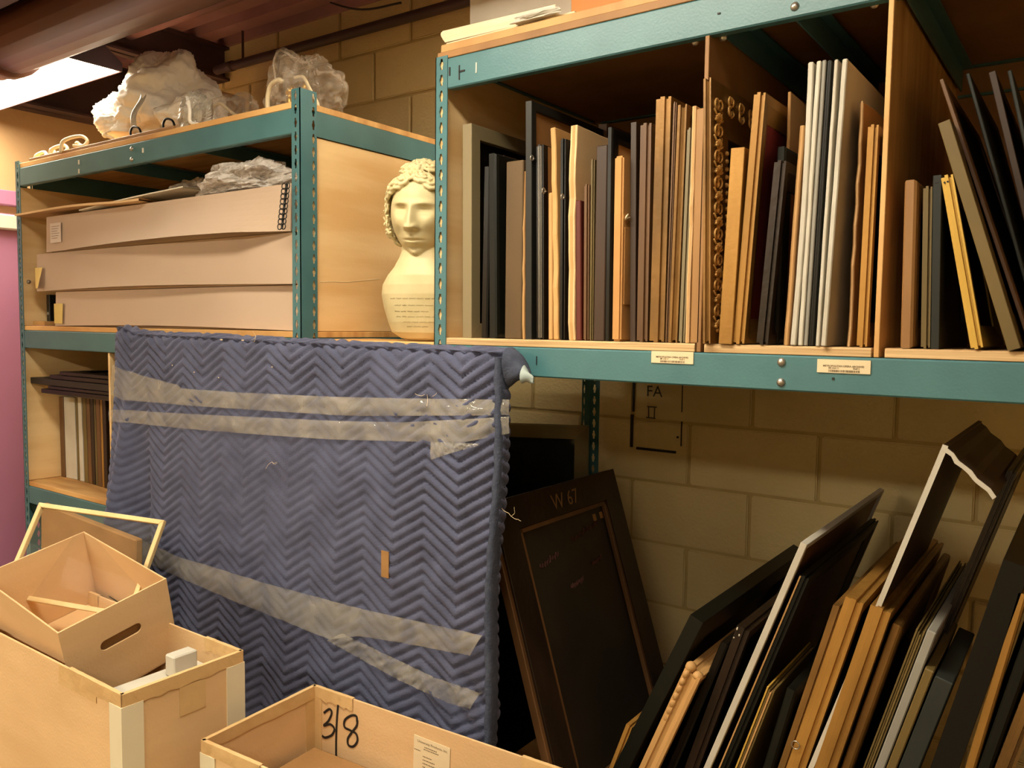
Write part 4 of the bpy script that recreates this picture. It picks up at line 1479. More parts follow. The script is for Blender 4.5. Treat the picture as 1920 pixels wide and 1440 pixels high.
# ------------------------------------------------------------------ cardboard boxes in the foreground
def slot_panel(w_, h, th, hole=None):
    """panel in XZ plane, thickness along y; hole=(cx,cz,half length,half height)"""
    b = MB()
    if not hole:
        return b.box(0, 0, 0, w_, th, h)
    cx, cz, hl, hh = hole
    outer, inner = [], []
    N = 32
    for i in range(N):
        a = 2 * PI * i / N + PI / N
        outer_dir = (math.cos(a), math.sin(a))
        inner.append((cx + (hl - hh) * (1 if outer_dir[0] > 0 else -1) + hh * outer_dir[0], cz + hh * outer_dir[1]))
    # outer rectangle points matched by index: 8 per side
    per = []
    cs = [(w_, h / 2), (w_, h), (0, h), (0, 0), (w_, 0), (w_, h / 2)]
    tot = [h / 2, w_, h, w_, h / 2]
    T = sum(tot)
    for i in range(N):
        a = 2 * PI * i / N + PI / N
        # snap the four corners
        dx, dz = math.cos(a), math.sin(a)
        k = min((w_ / 2) / max(abs(dx), 1e-6), (h / 2) / max(abs(dz), 1e-6))
        per.append([w_ / 2 + dx * k, h / 2 + dz * k])
    for (qx, qz) in ((0, 0), (w_, 0), (w_, h), (0, h)):
        j = min(range(N), key=lambda i: (per[i][0] - qx) ** 2 + (per[i][1] - qz) ** 2)
        per[j] = [qx, qz]
    vs = []
    for y in (0, th):
        vs += [(x, y, z) for x, z in per] + [(x, y, z) for x, z in inner]
    fs = []
    for j in range(N):
        j2 = (j + 1) % N
        fs += [(j, j2, N + j2, N + j), (2 * N + j, 3 * N + j, 3 * N + j2, 2 * N + j2), (N + j, N + j2, 3 * N + j2, 3 * N + j), (j, 2 * N + j, 2 * N + j2, j2)]
    return b.add(vs, fs)


def rim_tape(root, pts_a, pts_b, name='rim_tape', seed=0, w_=.028, th=.0012, outn=None):
    """paper tape folded over a rim running from a to b (local), hanging w_ on both faces"""
    a, c = Vector(pts_a), Vector(pts_b)
    rr = random.Random(seed)
    n = 14
    prof = [(-.0045, -w_), (-.0048, .0015), (.0048, .0015), (.0045, -w_)]
    nrm = outn
    vs, fs = [], []
    for i in range(n + 1):
        p = a.lerp(c, i / n)
        j1, j2 = rr.uniform(-.003, .003), rr.uniform(-.003, .003)
        for q, (o, z) in enumerate(prof):
            zz = z + (j1 if q == 0 else j2 if q == 3 else 0)
            vs.append(p + nrm * (o + rr.uniform(-.0006, .0006)) + Vector((0, 0, zz)))
    m_ = len(prof)
    for i in range(n):
        for q in range(m_ - 1):
            fs.append((i * m_ + q, i * m_ + q + 1, (i + 1) * m_ + q + 1, (i + 1) * m_ + q))
    MB().add(vs, fs).build(name, tape_paper, root)


def open_box(name, label, loc, rot, w_, d, h, th=.005, posts=True, seed=1, mt=card, holes=False, tape=True):
    """open carton: local origin at the near-left bottom corner, x right, y back"""
    t = thing(name, label, 'cardboard box', loc, rot)
    MB().box(0, 0, 0, w_, d, th).build('bottom_panel', mt, t)
    hole = None
    o = slot_panel(w_ - 2 * th, h, th).build('wall_panel', mt, t, bevel=.0008)
    o.location = (th, 0, 0)
    o = slot_panel(w_ - 2 * th, h, th).build('wall_panel', mt, t, bevel=.0008)
    o.location = (th, d - th, 0)
    for x in (0, w_ - th):
        p = slot_panel(d, h, th, (d * .5, h * .60, .052, .0135) if holes and x else None)
        p.v = [(x + y, xx, z) for (xx, y, z) in p.v]
        p.build('wall_panel', mt, t)
    if posts:
        for (x, y, sx, sy) in ((0, 0, 1, 1), (w_, 0, -1, 1), (0, d, 1, -1), (w_, d, -1, -1)):
            L = .045
            p = MB().prism([(x - sx * .003, y - sy * .003), (x + sx * L, y - sy * .003), (x + sx * L, y - sy * .0003), (x - sx * .0003, y - sy * .0003), (x - sx * .0003, y + sy * L), (x - sx * .003, y + sy * L)], 'z', .002, h - .026)
            p.build('corner_post', cream_post, t)
    if tape:
        i = th / 2
        rim_tape(t, (w_ - i, 0, h), (w_ - i, d, h), seed=seed, outn=Vector((1, 0, 0)))
        rim_tape(t, (i, 0, h), (i, d, h), seed=seed + 1, outn=Vector((1, 0, 0)))
        rim_tape(t, (w_ * .72, i, h), (w_, i, h), seed=seed + 2, outn=Vector((0, 1, 0)))
        rim_tape(t, (0, i, h), (w_ * .25, i, h), seed=seed + 3, outn=Vector((0, 1, 0)))
        rim_tape(t, (w_ * .82, d - i, h), (w_, d - i, h), seed=seed + 4, outn=Vector((0, 1, 0)))
        rim_tape(t, (0, d - i, h), (w_ * .18, d - i, h), seed=seed + 5, outn=Vector((0, 1, 0)))
    return t


ZB = .785
A = at(228, 1305, Z=ZB)
BB = at(447, 1218, Z=ZB)
bx_w, bx_d = .78, BB.y - A.y
big = open_box('cardboard_box', 'big open cardboard box with cream corner posts at the lower left', (A.x - bx_w, A.y, .001), (0, 0, 0), bx_w, bx_d, ZB, seed=3)
# torn flap of tape on its right wall
MB().box(bx_w + .0005, bx_d * .44, ZB - .095, bx_w + .0016, bx_d * .66, ZB - .03).build('tape_patch', tape_paper, big)
MB().box(bx_w - .26, -.0016, ZB - .045, bx_w - .10, -.0005, ZB).build('tape_patch', tape_paper, big)
# contents: foam blocks near the right wall
fb = MB().box(-.06, -.125, 0, .06, .125, .735).build('foam_packing', FM['foam'], bevel=.004)
fb.location = (A.x - .085, (A.y + BB.y) / 2 - .012, .008)
tag(fb, 'white foam packing block inside the big lower left box', 'packing foam')
fb2 = MB().box(-.018, -.03, 0, .018, .03, .05).build('foam_packing', FM['foam'], bevel=.003)
fb2.location = (A.x - .09, BB.y - .10, .744)
tag(fb2, 'small cream foam offcut on top of the white foam packing block', 'packing foam')

# small archival box set tilted into the big one
Rs = Euler((.239, .147, .011), 'XYZ')
T1 = Vector((-.508, -.694, .847))
sw, sd, sh = .397, .269, .229
org = T1 - Rs.to_matrix() @ Vector((sw, 0, sh))
small = open_box('cardboard_box', 'smaller tan box with an oval hand hole, tilted into the big open box', org, Rs, sw, sd, sh, th=.004, posts=False, holes=True, tape=False, mt=card)
MB().box(.006, .006, .0045, sw - .006, sd - .006, .012).build('inner_tray', card, small)
MB().box(sw - .016, .02, .01, sw - .012, sd - .02, sh * .82).build('inner_flap', card_dk, small)
for x, y in ((.08, sd - .0055), (.24, sd - .0055)):
    MB().box(x, y, .05, x + .05, y + .001, .054).build('fold_slot', ink, small)
# flattened carton behind it
c = at(85, 1000, Y=-.245)
fc = MB().box(-.30, -.018, -.62, .30, .006, .0)
fo = fc.build('cardboard_box', card_dk, bevel=.004)
fo.location = (at(82, 985, Y=-.235).x + .30, -.225, .905)
fo.scale = (1, 1, 1)
fo.rotation_euler = (0, .05, 0)
tag(fo, 'folded brown carton standing behind the small tilted box', 'carton')

# pale wooden picture frame with glass, standing in the small box
Rf = Euler((-.518, .067, .415), 'XYZ')
pf = thing('picture_frame', 'thin pale wooden frame with clear glass standing in the small tilted box', 'picture frame', (-.991, -.614, .812), Rf)
fw_, fh_ = .394, .261
for (nm, cs) in (('top_rail', ((0, fh_), (fw_, fh_))), ('bottom_rail', ((0, 0), (fw_, 0))), ('side_rail', ((0, 0), (0, fh_))), ('side_rail', ((fw_, 0), (fw_, fh_)))):
    (xa, za), (xb, zb) = cs
    r_ = .0125
    cx, cz = fw_ / 2, fh_ / 2
    def off(x, z, k):
        return (x + (k if x < cx else -k), z + (k if z < cz else -k))
    vs = []
    for y in (-.006, .008):
        for (x, z) in ((xa, za), (xb, zb)):
            vs.append((x, y, z))
            ox, oz = off(x, z, r_)
            vs.append((ox, y, oz))
    MB().add(vs, [(0, 2, 3, 1), (4, 5, 7, 6), (0, 4, 6, 2), (1, 3, 7, 5), (0, 1, 5, 4), (2, 6, 7, 3)]).build(nm, mat('f_maple', (232, 204, 148), (216, 186, 128), scale=(12, 12, 3), rough=.5), pf, bevel=.0012)
MB().box(.009, .001, .009, fw_ - .009, .003, fh_ - .009).build('glass_pane', glass, pf)

# box with 3/8 on the inside, bottom middle
zr = .655
C0, C1, C2 = at(590, 1285, Z=zr), at(380, 1390, Z=zr), at(1045, 1440, Z=zr)
ang = math.atan2(C2.y - C0.y, C2.x - C0.x)
L3 = .74
D3 = (C0 - C1).length
R3 = Matrix.Rotation(ang, 3, 'Z')
o3 = C0 - R3 @ Vector((0, D3, 0))
o3.z = .001
b38 = open_box('cardboard_box', 'open cardboard box marked 3/8 inside, bottom middle of the view', o3, (0, 0, ang), L3, D3, zr, seed=21)
# marker strokes on the inner far wall (wall inner face at y = D3-.005)
yy = D3 - .0062
def instroke(pts, r, name='marker_stroke'):
    # pts in photo pixels -> box local on inner far wall
    out = []
    inv = Matrix.Rotation(-ang, 3, 'Z')
    for (px, py) in pts:
        d = FW + RT * ((px - 960) / FPX) - UP * ((py - 720) / FPX)
        n_ = R3 @ Vector((0, 1, 0))
        P0 = o3 + R3 @ Vector((0, yy, 0))
        t_ = (P0 - CAM).dot(n_) / d.dot(n_)
        out.append(inv @ (CAM + d * t_ - o3))
    return out
def smooth(pts, n=6):
    res = []
    for i in range(len(pts) - 1):
        p0, p1, p2, p3 = pts[max(0, i - 1)], pts[i], pts[i + 1], pts[min(len(pts) - 1, i + 2)]
        for k in range(n):
            t_ = k / n
            res.append(tuple(.5 * ((2 * p1[j]) + (-p0[j] + p2[j]) * t_ + (2 * p0[j] - 5 * p1[j] + 4 * p2[j] - p3[j]) * t_ ** 2 + (-p0[j] + 3 * p1[j] - 3 * p2[j] + p3[j]) * t_ ** 3) for j in range(2)))
    res.append(tuple(pts[-1]))
    return res
zz5 = lambda l: [(340 + x / 2.667, 1260 + y / 2.667) for x, y in l]
ms = MB()
for s_ in (zz5([(712, 205), (740, 186), (752, 205), (735, 245), (712, 268), (745, 262), (765, 285), (752, 315), (720, 328), (704, 318)]),
           zz5([(786, 142), (778, 230), (774, 330), (774, 452)]),
           zz5([(878, 250), (875, 222), (850, 218), (818, 240), (816, 275), (845, 292), (874, 310), (880, 345), (860, 372), (836, 366), (832, 335), (850, 305), (876, 270), (880, 240)])):
    ms.tube(instroke(smooth(s_), .003), .0034, 6, flat=1.0)
for i in range(len(ms.v)):
    x, y, z = ms.v[i]
    ms.v[i] = (x, yy + (y - yy) * .12, z)
ms.build('marker_writing', ink, b38)
# shipping label on the same wall
q = instroke(zz5([(1165, 312), (1345, 382), (1310, 560), (1128, 490)]), 0)
lw = (q[1] - q[0]).length
lb = MB().box(0, -.0006, -lw * 1.35, lw, .0006, 0).build('shipping_label', pale_m, b38)
lb.location = (q[0].x, yy, q[0].z)
lb.rotation_euler = (0, .03, 0)
text_mesh('label_print', 'University Products, Inc.', .0072 * lw / .085, ink_grey, lb, (.10 * lw, -.0010, -.13 * lw), (PI / 2, 0, 0))
for tx, ty, wd in ((.30, -.21, .34), (.28, -.26, .42), (.02, -.33, .15), (.26, -.43, .24), (.26, -.51, .34), (.26, -.59, .44), (.26, -.67, .08)):
    x = tx * lw
    pr_ = MB()
    rr = random.Random(int(ty * 100))
    while x < (tx + wd) * lw:
        q_ = rr.uniform(.018, .045) * lw
        pr_.box(x, -.0009, ty * lw, x + q_, -.0006, ty * lw + .02 * lw)
        x += q_ + .012 * lw
    pr_.build('printed_line', ink_grey, lb)
# taped inner corner and a cardboard insert inside
MB().prism([(.005, D3 - .035), (.0065, D3 - .035), (.0065, D3 - .0065), (.03, D3 - .0065), (.03, D3 - .005), (.005, D3 - .005)], 'z', .25, zr - .002).build('corner_tape', tape_paper, b38)
MB().box(.012, .02, .006, L3 - .02, .026, .43).build('insert_panel', card_dk, b38)
ci = MB().box(.03, .03, .008, .40, D3 - .03, .52).build('carton', card_dk, bevel=.003)
ci.location = (o3.x, o3.y, 0)
ci.rotation_euler = (0, 0, ang)
tag(ci, 'brown carton lying inside the box marked 3/8', 'carton')


# ------------------------------------------------------------------ contents of the left rack
def long_boxes():
    XR = -.56
    def lbox(label, xl, z0, z1, yf, bulge, seedx, depth=.60):
        t = thing('archival_box', label, 'archival box', (xl, yf, z0), (0, 0, 0), 'long tan archival boxes')
        W, h = XR - xl, z1 - z0
        # body behind the front flap
        bo = MB().box(.004, .012, .0, W, depth, h - .006)
        bo.build('body', card_tan, t, bevel=.002)
        # front flap: a bowed panel whose lower edge kicks out
        def fl(u, v):
            k = bulge(u)
            y = -k * (1 - v) ** 1.4
            return (u * W, y, h * v + .004 * math.sin(u * PI) * (1 - v) * 2)
        f = MB()
        nu, nv = 40, 8
        f.grid(lambda u, v: fl(u, v), nu, nv)
        k = len(f.v)
        f.grid(lambda u, v: tuple(Vector(fl(u, v)) + Vector((0, .004, 0))), nu, nv)
        # rim
        for (i0, i1) in ([(i, i + 1) for i in range(nu)] + [((nv) * (nu + 1) + i, nv * (nu + 1) + i + 1) for i in range(nu)] + [(j * (nu + 1), (j + 1) * (nu + 1)) for j in range(nv)] + [(j * (nu + 1) + nu, (j + 1) * (nu + 1) + nu) for j in range(nv)]):
            f.f.append((i0, i1, i1 + k, i0 + k))
        f.build('front_flap', card_tan, t, smooth=False)
        return t, W, h
    S0 = S + .0085
    z = [S0, at(103, 546, Y=.03).z, at(66, 476, Y=.02).z, at(82, 408, Y=.02).z]
    b1, W1, h1 = lbox('bottom long tan archival box on the left rack', at(103, 580, Y=.03).x, z[0], z[1] - .002, .035, lambda u: .006, 1)
    b2, W2, h2 = lbox('middle long tan archival box with a curling yellow note', at(66, 510, Y=.01).x, z[1], z[2] - .002, .018, lambda u: .004 + .018 * math.sin(PI * min(1, u * 1.2)) ** 1.5 if u < .85 else .004, 2)
    b3, W3, h3 = lbox('top long tan archival box with a white paper label', at(82, 440, Y=.0).x, z[2], z[3] - .002, .012, lambda u: .004 + .05 * min(1, max(0, u - .1) * 1.8) ** .8 * min(1, (1 - u) * 7), 3)
    # paper label and notes
    def sheet(parent, name, mt, x, zc, w_, h_, curl=0, y=-.001):
        s = MB()
        def g(u, v):
            return ((u - .5) * w_, -curl * (1 - v) * u ** 1.5 - .0004, (v - .5) * h_)
        s.grid(g, 6, 6)
        k = len(s.v)
        s.grid(lambda u, v: tuple(Vector(g(u, v)) + Vector((0, .0004, 0))), 6, 6)
        o = s.build(name, mt, parent)
        o.location = (x, y, zc)
        return o
    lab = sheet(b3, 'paper_label', lilac_label, .085, h3 * .52, .085, .075, y=-.007)
    for i in range(6):
        MB().box(-.03, -.0016, .024 - i * .009, .03 - .008 * (i % 3), -.0006, .0252 - i * .009).build('printed_line', ink_grey, lab)
    sheet(b2, 'sticky_note', yellow_note, .04, h2 * .35, .062, .082, curl=.02, y=-.012)
    sheet(b1, 'sticky_note', yellow_note, .04, h1 * .36, .072, .078, curl=.004, y=-.010)
    # black comb spine at the right end of the top box
    cxx, cz0 = at(520, 385, Y=-.05).x - b3.location.x, z[2] - b3.location.z
    p_top, p_bot = at(527, 340, Y=-.05).z - z[2], at(527, 428, Y=-.05).z - z[2]
    n = 9
    ring = MB().tube([(.0085 * math.cos(a * PI / 6), 0, .0085 * math.sin(a * PI / 6)) for a in range(12)], .0016, 6, True).mesh('coil', smooth=True)
    ring.materials.append(black_plastic)
    for i in range(n):
        for s in (-1, 1):
            o = obj('wire_coil', ring, black_plastic, b3)
            o.location = (cxx + s * .0085, -.030 - .018 * (1 - i / n), p_bot + (p_top - p_bot) * (i + .5) / n)
    MB().tube([(cxx, -.046, p_bot), (cxx, -.026, p_top)], .0025, 6).build('spine_wire', black_plastic, b3)
    # flat sheet lying on the top box, sticking out to the left
    a, c = at(27, 391, Y=-.02), at(345, 366, Y=.15)
    sh_ = MB()
    X0s, X1s = a.x, c.x
    def g(u, v):
        x = X0s + (X1s - X0s) * u
        zz = z[3] + .012 + .010 * math.sin(u * 5) * u - .004 * v
        return (x, -.02 + .55 * v, zz)
    sh_.grid(g, 16, 4)
    k = len(sh_.v)
    sh_.grid(lambda u, v: tuple(Vector(g(u, v)) + Vector((0, 0, .008))), 16, 4)
    for i in range(16):
        sh_.f.append((i, i + 1, i + 1 + k, i + k))
    for j in range(4):
        sh_.f.append((j * 17, (j + 1) * 17, (j + 1) * 17 + k, j * 17 + k))
    tag(sh_.build('cardboard_sheet', FM['card'], None), 'flat pale sheet of card lying on the top long tan box', 'cardboard sheet')
    # bowed lid edge of the top box
    ld = MB()
    def g2(u, v):
        x = at(150, 395, Y=.0).x + (at(345, 355, Y=0).x - at(150, 395, Y=0).x) * u
        return (x, -.004 + .4 * v, z[3] + .001 + .010 * math.sin(PI * u) + .028 * u * u)
    ld.grid(g2, 20, 3)
    k = len(ld.v)
    ld.grid(lambda u, v: tuple(Vector(g2(u, v)) + Vector((0, 0, .004))), 20, 3)
    for i in range(20):
        ld.f.append((i, i + 1, i + 1 + k, i + k))
    tag(ld.build('box_lid', white_m), 'warped pale lid curling up on the top long tan box', 'box lid')
    # dark book and a rolled tape on the shelf left of the boxes
    p = at(91, 547, Y=.10)
    bk = thing('book', 'dark bottle-green box file standing left of the bottom tan box', 'book', (p.x, .09, S0), (0, 0, 0))
    MB().box(0, 0, 0, .026, .14, .128).build('cover', FM['teal'], bk, bevel=.002)
    MB().box(.003, -.0012, .090, .023, .001, .100).build('spine_label', FM['redbrown'], bk)
    MB().box(.004, -.0012, .045, .022, .001, .056).build('spine_label', FM['grey'], bk)
    p = at(75, 609, Y=.04)
    st = MB().prism([(-.05, 0), (.05, 0), (.05, .014), (.046, .018), (-.046, .018), (-.05, .014)], 'y', 0, .07).build('wood_strip', FM['pale'], None)
    st.location = (p.x, .035, S0)
    tag(st, 'short pale strip of wood lying at the left end of the shelf', 'wood strip')


long_boxes()


def lower_left():
    zf = S - .656 + .0195
    y0 = .135
    GL = 'panels standing on the lower left shelf'
    rows = [
        (110, 118, 'brown', 'thin brown panel at the left end of the lower shelf'), (119, 140, 'foam', 'broad cream panel standing on the lower left shelf'),
        (141, 144, 'olive', 'thin olive panel right of the broad cream panel'), (145, 152, 'foam', 'narrow cream panel on the lower left shelf'),
        (154, 160, 'olive', 'first of the thin dark panels on the lower left shelf'), (161, 167, 'brown', 'second of the thin dark panels on the lower left shelf'),
        (168, 174, 'bronze', 'third of the thin dark panels on the lower left shelf'), (175, 178, 'olive', 'fourth of the thin dark panels on the lower left shelf'),
        (179, 186, 'brown', 'fifth of the thin dark panels on the lower left shelf'), (187, 190, 'gold', 'thin gilt-edged panel on the lower left shelf'), (191, 197, 'bronze', 'last dark panel beside the blanket on the lower left shelf'),
    ]
    for i, (a, b, m_, lab) in enumerate(rows):
        yy = y0 - .002 * max(0, i - 3)
        A_, B_ = at(a, 742, Y=yy), at(b, 742, Y=yy)
        xo = .012 * i * .5
        make_board('panel', lab, 'panel', (A_.x + .004, yy, zf), -.012, (B_.x - A_.x) * .96, .34, A_.z - zf - .004, mt=m_, group=GL)
    # black frames lying flat on top of the panels
    zt = at(150, 738, Y=y0).z + .004
    for i, (px0, px1, py, th, lab) in enumerate(((77, 262, 733, .018, 'lowest black frame lying flat on the lower shelf panels'), (90, 262, 728, .012, 'second black frame lying flat on the lower shelf panels'),
                                                  (57, 262, 716, .026, 'third black frame in the flat stack, grey edge, sticking out furthest left'), (93, 262, 702, .016, 'fourth black frame in the flat stack on the lower shelf'), (111, 262, 692, .014, 'topmost black frame of the flat stack on the lower shelf'))):
        A_ = at(px0, py, Y=.025)
        xr = -1.60
        t = thing('picture_frame', lab, 'picture frame', (A_.x, .025, zt), (0, 0, 0), 'black frames lying flat')
        L_, d, w_ = xr - A_.x, .40, .05
        m_ = FM['black'] if i != 2 else FM['darkgrey']
        for (x0, y0_, x1, y1, nm) in ((0, 0, L_, w_, 'near_rail'), (0, d - w_, L_, d, 'far_rail'), (0, w_, w_, d - w_, 'end_rail'), (L_ - w_, w_, L_, d - w_, 'end_rail')):
            MB().box(x0, y0_, 0, x1, y1, th).build(nm, m_, t, bevel=.002)
        MB().box(w_, w_, .002, L_ - w_, d - w_, .006).build('panel', FM['darkcanvas'], t)
        zt += th + .002


lower_left()


# ------------------------------------------------------------------ things on top of the left rack
def crumple(name, mt, parent, c, r, seed, amp=.18, nu=64, nv=44, flat=True, freq=3.0, crease=.5):
    def f(d):
        p = d * freq + Vector((seed * 3.3, seed, seed * 1.7))
        k = 1 + amp * noise.noise(p * .5) * 1.4
        k += amp * crease * (abs(noise.noise(p)) * -1 + .3)
        k += amp * .35 * (abs(noise.noise(p * 2.3)) * -1 + .3)
        k += amp * .22 * (abs(noise.noise(p * 4.7)) * -1 + .25)
        k += amp * .10 * noise.noise(p * 9)
        return k
    b = MB().ball((0, 0, 0), r, nu, nv, f)
    if flat:
        b.v = [(x, y, max(z, -r[2] * .55)) for x, y, z in b.v]
    b.v = [(x + c[0], y + c[1], z + c[2]) for x, y, z in b.v]
    return b.build(name, mt, parent, smooth=(mt is bagwhite), weld=True)


def top_left():
    zt = S + .642 + .020
    # white plastic bag, two lumps
    t = thing('plastic_bag', 'bulging white plastic bag on top of the left rack below the fluorescent light', 'plastic bag', (-1.45, .30, zt))
    for (px, py, Y, r, sd) in ((318, 200, .30, (.19, .17, .175), 3), (250, 232, .20, (.14, .12, .10), 8), (365, 232, .28, (.13, .12, .10), 5)):
        p = at(px, py, Y=Y)
        c = (p.x + 1.45, Y - .30, max(p.z - zt, r[2] * .55 + .0))
        crumple('bag_lump', bagwhite, t, c, r, sd, amp=.30, nu=110, nv=80)
    b = MB()
    p = at(258, 212, Y=.06)
    tail = thing('plastic_strip', 'twisted grey plastic strip on the front of the white bag', 'plastic strip', at(252, 215, Y=.085))
    b.grid(lambda u, v: ((u - .5) * .03 + .05 * v, -.012 * math.sin(u * PI) - .01 * math.sin(v * 5), .11 * v - .05 + .01 * math.sin(u * 7)), 8, 12)
    b.build('strip', baggrey, tail, smooth=True)
    # small clear-grey bag in front
    p = at(352, 222, Y=.045)
    t2 = thing('plastic_bag', 'small grey translucent bag at the front edge of the left rack top', 'plastic bag', (p.x, .075, zt))
    crumple('bag_body', baggrey, t2, (0, 0, .045), (.062, .05, .072), 12, amp=.3)
    MB().tube([(.02, -.04, .09), (.035, -.045, .055), (.03, -.04, .02), (.07, -.035, .008)], .006, 7).build('bag_tail', bagwhite, t2, smooth=True)
    # dark tongs / bracket lying along the edge
    a, c = at(238, 262, Y=.03), at(320, 245, Y=.03)
    t3 = thing('metal_bar', 'dark metal bar with hooks lying along the rack edge in front of the white bag', 'metal bar', (a.x, .035, zt))
    L = c.x - a.x
    MB().box(0, -.008, 0, L, .008, .012).build('bar', FM['black'], t3, bevel=.002)
    for fx, s in ((.1, 1), (.85, 1)):
        MB().tube([(L * fx, 0, .01), (L * fx - .012, 0, .03), (L * fx + .004, 0, .048), (L * fx + .04, 0, .04), (L * fx + .055, 0, .022)], .004, 7).build('hook', FM['black'], t3, smooth=True)
    # curled ivory hooks at the left end
    for i, (px, py, s, lab) in enumerate(((82, 287, 1.0, 'ivory curled hook at the far left end of the rack top'), (122, 277, 1.15, 'second ivory curled hook from the left on the rack top'), (160, 262, 1.5, 'largest ivory curled hook, beside the white bag'))):
        p = at(px, py, Y=.05)
        h = thing('coat_hook', lab, 'hook', (p.x, .05, zt), (0, 0, .2 * i), 'ivory curled hooks')
        k = .072 * s
        MB().tube([(-k, 0, .005), (-k * .9, 0, k * .45), (-k * .3, .01, k * .62), (0, .01, k * .45), (-k * .1, 0, k * .25), (-k * .5, 0, k * .28)], lambda u: .0075 - .002 * u, 8).build('upper_curl', white_cord, h, smooth=True)
        MB().tube([(-k * .8, 0, .006), (0, -.004, .008), (k * .7, 0, .012), (k * 1.1, .006, k * .42), (k * .75, .006, k * .6)], lambda u: .0075 - .002 * u, 8).build('lower_curl', white_cord, h, smooth=True)
        MB().ball((k * .75, .006, k * .6), .010, 10, 7).build('tip', white_cord, h, smooth=True)
    # flat board under the hooks
    a, c = at(60, 297, Y=.02), at(330, 240, Y=.02)
    bd = MB().box(0, 0, 0, c.x - a.x, .012, .012).build('wood_strip', FM['tan'], bevel=.002)
    bd.location = (a.x, .008, zt)
    tag(bd, 'thin wooden strip along the front edge of the left rack top', 'wood strip')
    # carton behind
    p = at(385, 170, Y=.55)
    bx = MB().box(-.13, 0, 0, .13, .20, .34).build('carton', card_dk, bevel=.003)
    bx.location = (p.x - .06, .50, zt)
    tag(bx, 'brown carton behind the white plastic bag on the left rack', 'carton')
    # clear bag with dark cable
    p = at(440, 205, Y=.28)
    t4 = thing('plastic_bag', 'clear plastic bag with a dark cable loop, right of the white bag', 'plastic bag', (p.x, .28, zt))
    crumple('bag_film', clear_bag, t4, (0, 0, .07), (.12, .10, .10), 21, amp=.35, freq=3.5)
    MB().tube([(.10 * math.cos(a * PI / 12) * .8 + .05, -.02, .01 + .075 * math.sin(a * PI / 12)) for a in range(0, 13)], .008, 8).build('cable_loop', black_plastic, t4, smooth=True)
    MB().tube([(-.06, -.05, .13), (.0, -.06, .135), (.05, -.05, .10), (.09, -.05, .08)], .006, 8).build('bag_fold', white_cord, t4, smooth=True)
    # lamp parts in a clear bag
    p = at(560, 195, Y=.16)
    t5 = thing('bagged_lamp', 'brass lamp fitting with ivory cord inside a clear plastic bag above the tall post', 'lamp', (p.x, .17, zt))
    crumple('clear_bag', clear_bag, t5, (0, 0, .065), (.145, .09, .13), 31, amp=.38, freq=3.2)
    for dx, hh in ((.045, .09), (-.03, .10)):
        b = MB()
        prof = [(.004, 0), (.011, .004), (.006, .018), (.011, .026), (.012, .05), (.008, .056), (.013, .062), (.013, .085), (.0, .09)]
        n = 14
        vs, fs = [], []
        for r, z in prof:
            vs += [(dx + r * math.cos(2 * PI * i / n), -.02 + r * math.sin(2 * PI * i / n), z + .02) for i in range(n)]
        for k in range(len(prof) - 1):
            fs += [(k * n + i, k * n + (i + 1) % n, (k + 1) * n + (i + 1) % n, (k + 1) * n + i) for i in range(n)]
        b.add(vs, fs)
        b.build('brass_socket', brass, t5, smooth=True)
    MB().tube([(-.045, -.09, 0), (-.048, -.09, .05), (-.035, -.09, .09), (-.005, -.085, .105), (.01, -.08, .10)], .007, 8).build('ivory_cord', white_cord, t5, smooth=True)
    MB().tube([(.03, -.05, .115), (.07, -.05, .11), (.10, -.05, .07), (.135, -.05, .02), (.12, -.05, .012), (.07, -.05, .07)], .005, 8).build('bag_edge', white_cord, t5, smooth=True)
    # crumpled clear film on the top tan box, under the rack top
    zb = at(82, 408, Y=.02).z + .002
    for (px, py, Y, r, sd, lab) in ((468, 330, .10, (.21, .10, .062), 41, 'crumpled clear plastic film bunched on the top long tan box'), (372, 338, .26, (.10, .09, .075), 47, 'dull bundle of clear plastic behind the crumpled film')):
        p = at(px, py, Y=Y)
        t6 = thing('plastic_film', lab, 'plastic film', (p.x, Y, zb))
        crumple('film', dull_bag, t6, (0, 0, r[2] * .6), r, sd, amp=.30, freq=4.5)


top_left()


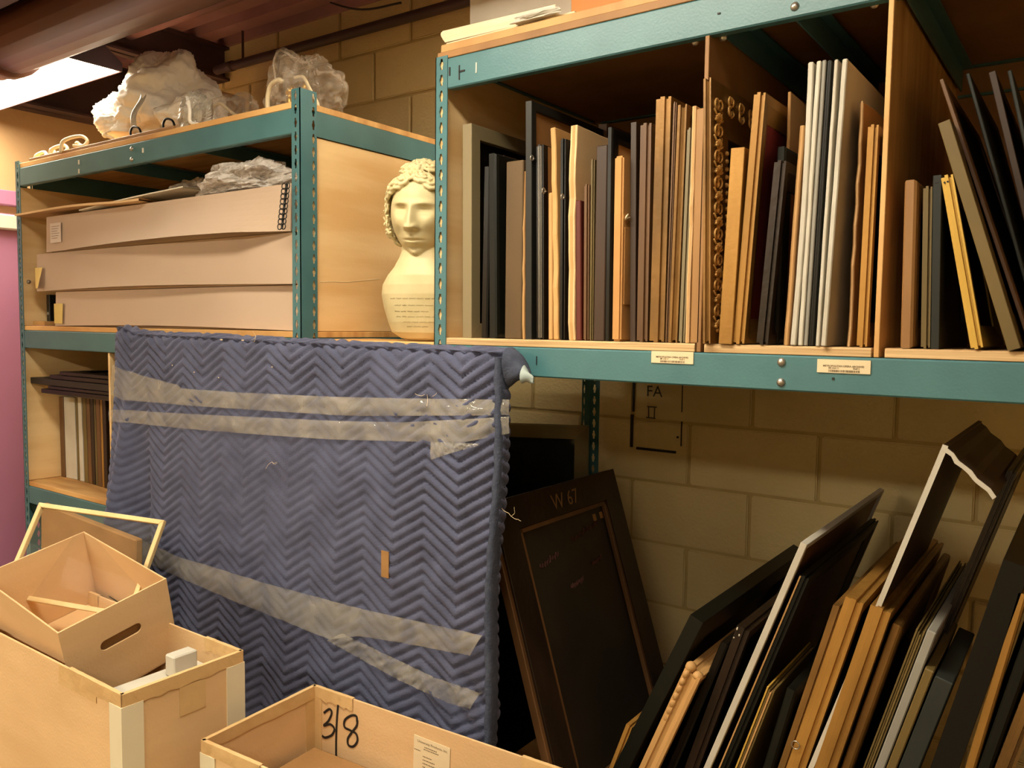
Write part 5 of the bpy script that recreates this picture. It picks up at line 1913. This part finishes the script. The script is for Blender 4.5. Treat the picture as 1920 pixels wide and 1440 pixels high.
# ------------------------------------------------------------------ things on top of the right rack
def top_right():
    zt = S + .679 + .0185
    # second loose board
    b = MB().box(0, 0, 0, 1.1, .55, .018).build('plywood_board', FM['pale'], bevel=.001)
    b.location = (.012, .006, zt)
    tag(b, 'loose pale plywood board lying on top of the right rack', 'board')
    zt += .019
    # open flat portfolio of cream paper
    t = thing('paper_folder', 'open cream paper folder with its flap raised, left end of the right rack top', 'folder', (.05, .03, zt))
    a, c, e = at(830, 58, Y=.06), at(1042, 8, Y=.06), at(850, 82, Y=.03)
    MB().box(-.03, -.015, .0, .34, .30, .006).build('lower_sheet', pale_m, t, bevel=.001)
    fl = MB()
    lo0, lo1 = Vector((-.03, -.018, .006)), Vector((.30, -.012, .006))
    hi0, hi1 = a - Vector((.05, .03, zt)), c - Vector((.05, .03, zt))
    hi0.y, hi1.y = .03, .03
    fl.grid(lambda u, v: lo0.lerp(lo1, u).lerp(hi0.lerp(hi1, u), v) + Vector((0, -.012 * math.sin(PI * v), 0)), 12, 6)
    k = len(fl.v)
    fl.grid(lambda u, v: lo0.lerp(lo1, u).lerp(hi0.lerp(hi1, u), v) + Vector((0, -.012 * math.sin(PI * v) + .002, 0)), 12, 6)
    fl.build('raised_flap', pale_m, t)
    crumple('tissue', FM['foam'], t, (.24, -.028, .010), (.06, .012, .012), 5, amp=.4, nu=24, nv=16)
    # white carton
    p = at(898, 30, Y=.20)
    q = at(1062, 30, Y=.12)
    w_ = thing('carton', 'bright white carton standing behind the cream folder', 'carton', (p.x, .16, zt + .007))
    MB().box(0, 0, 0, q.x - p.x + .04, .26, .24).build('body', FM['foam'], w_, bevel=.002)
    MB().box(-.003, -.003, .20, q.x - p.x + .043, .263, .243).build('lid', FM['foam'], w_, bevel=.002)
    # orange carton
    p, q = at(1070, 30, Y=.05), at(1262, 0, Y=.05)
    o = thing('carton', 'orange carton beside the white carton on the right rack top', 'carton', (p.x, .05, zt))
    MB().box(0, 0, 0, .30, .22, .20).build('body', orange_m, o, bevel=.002)
    MB().box(-.002, -.002, .16, .302, .222, .203).build('lid', orange_m, o, bevel=.002)


top_right()
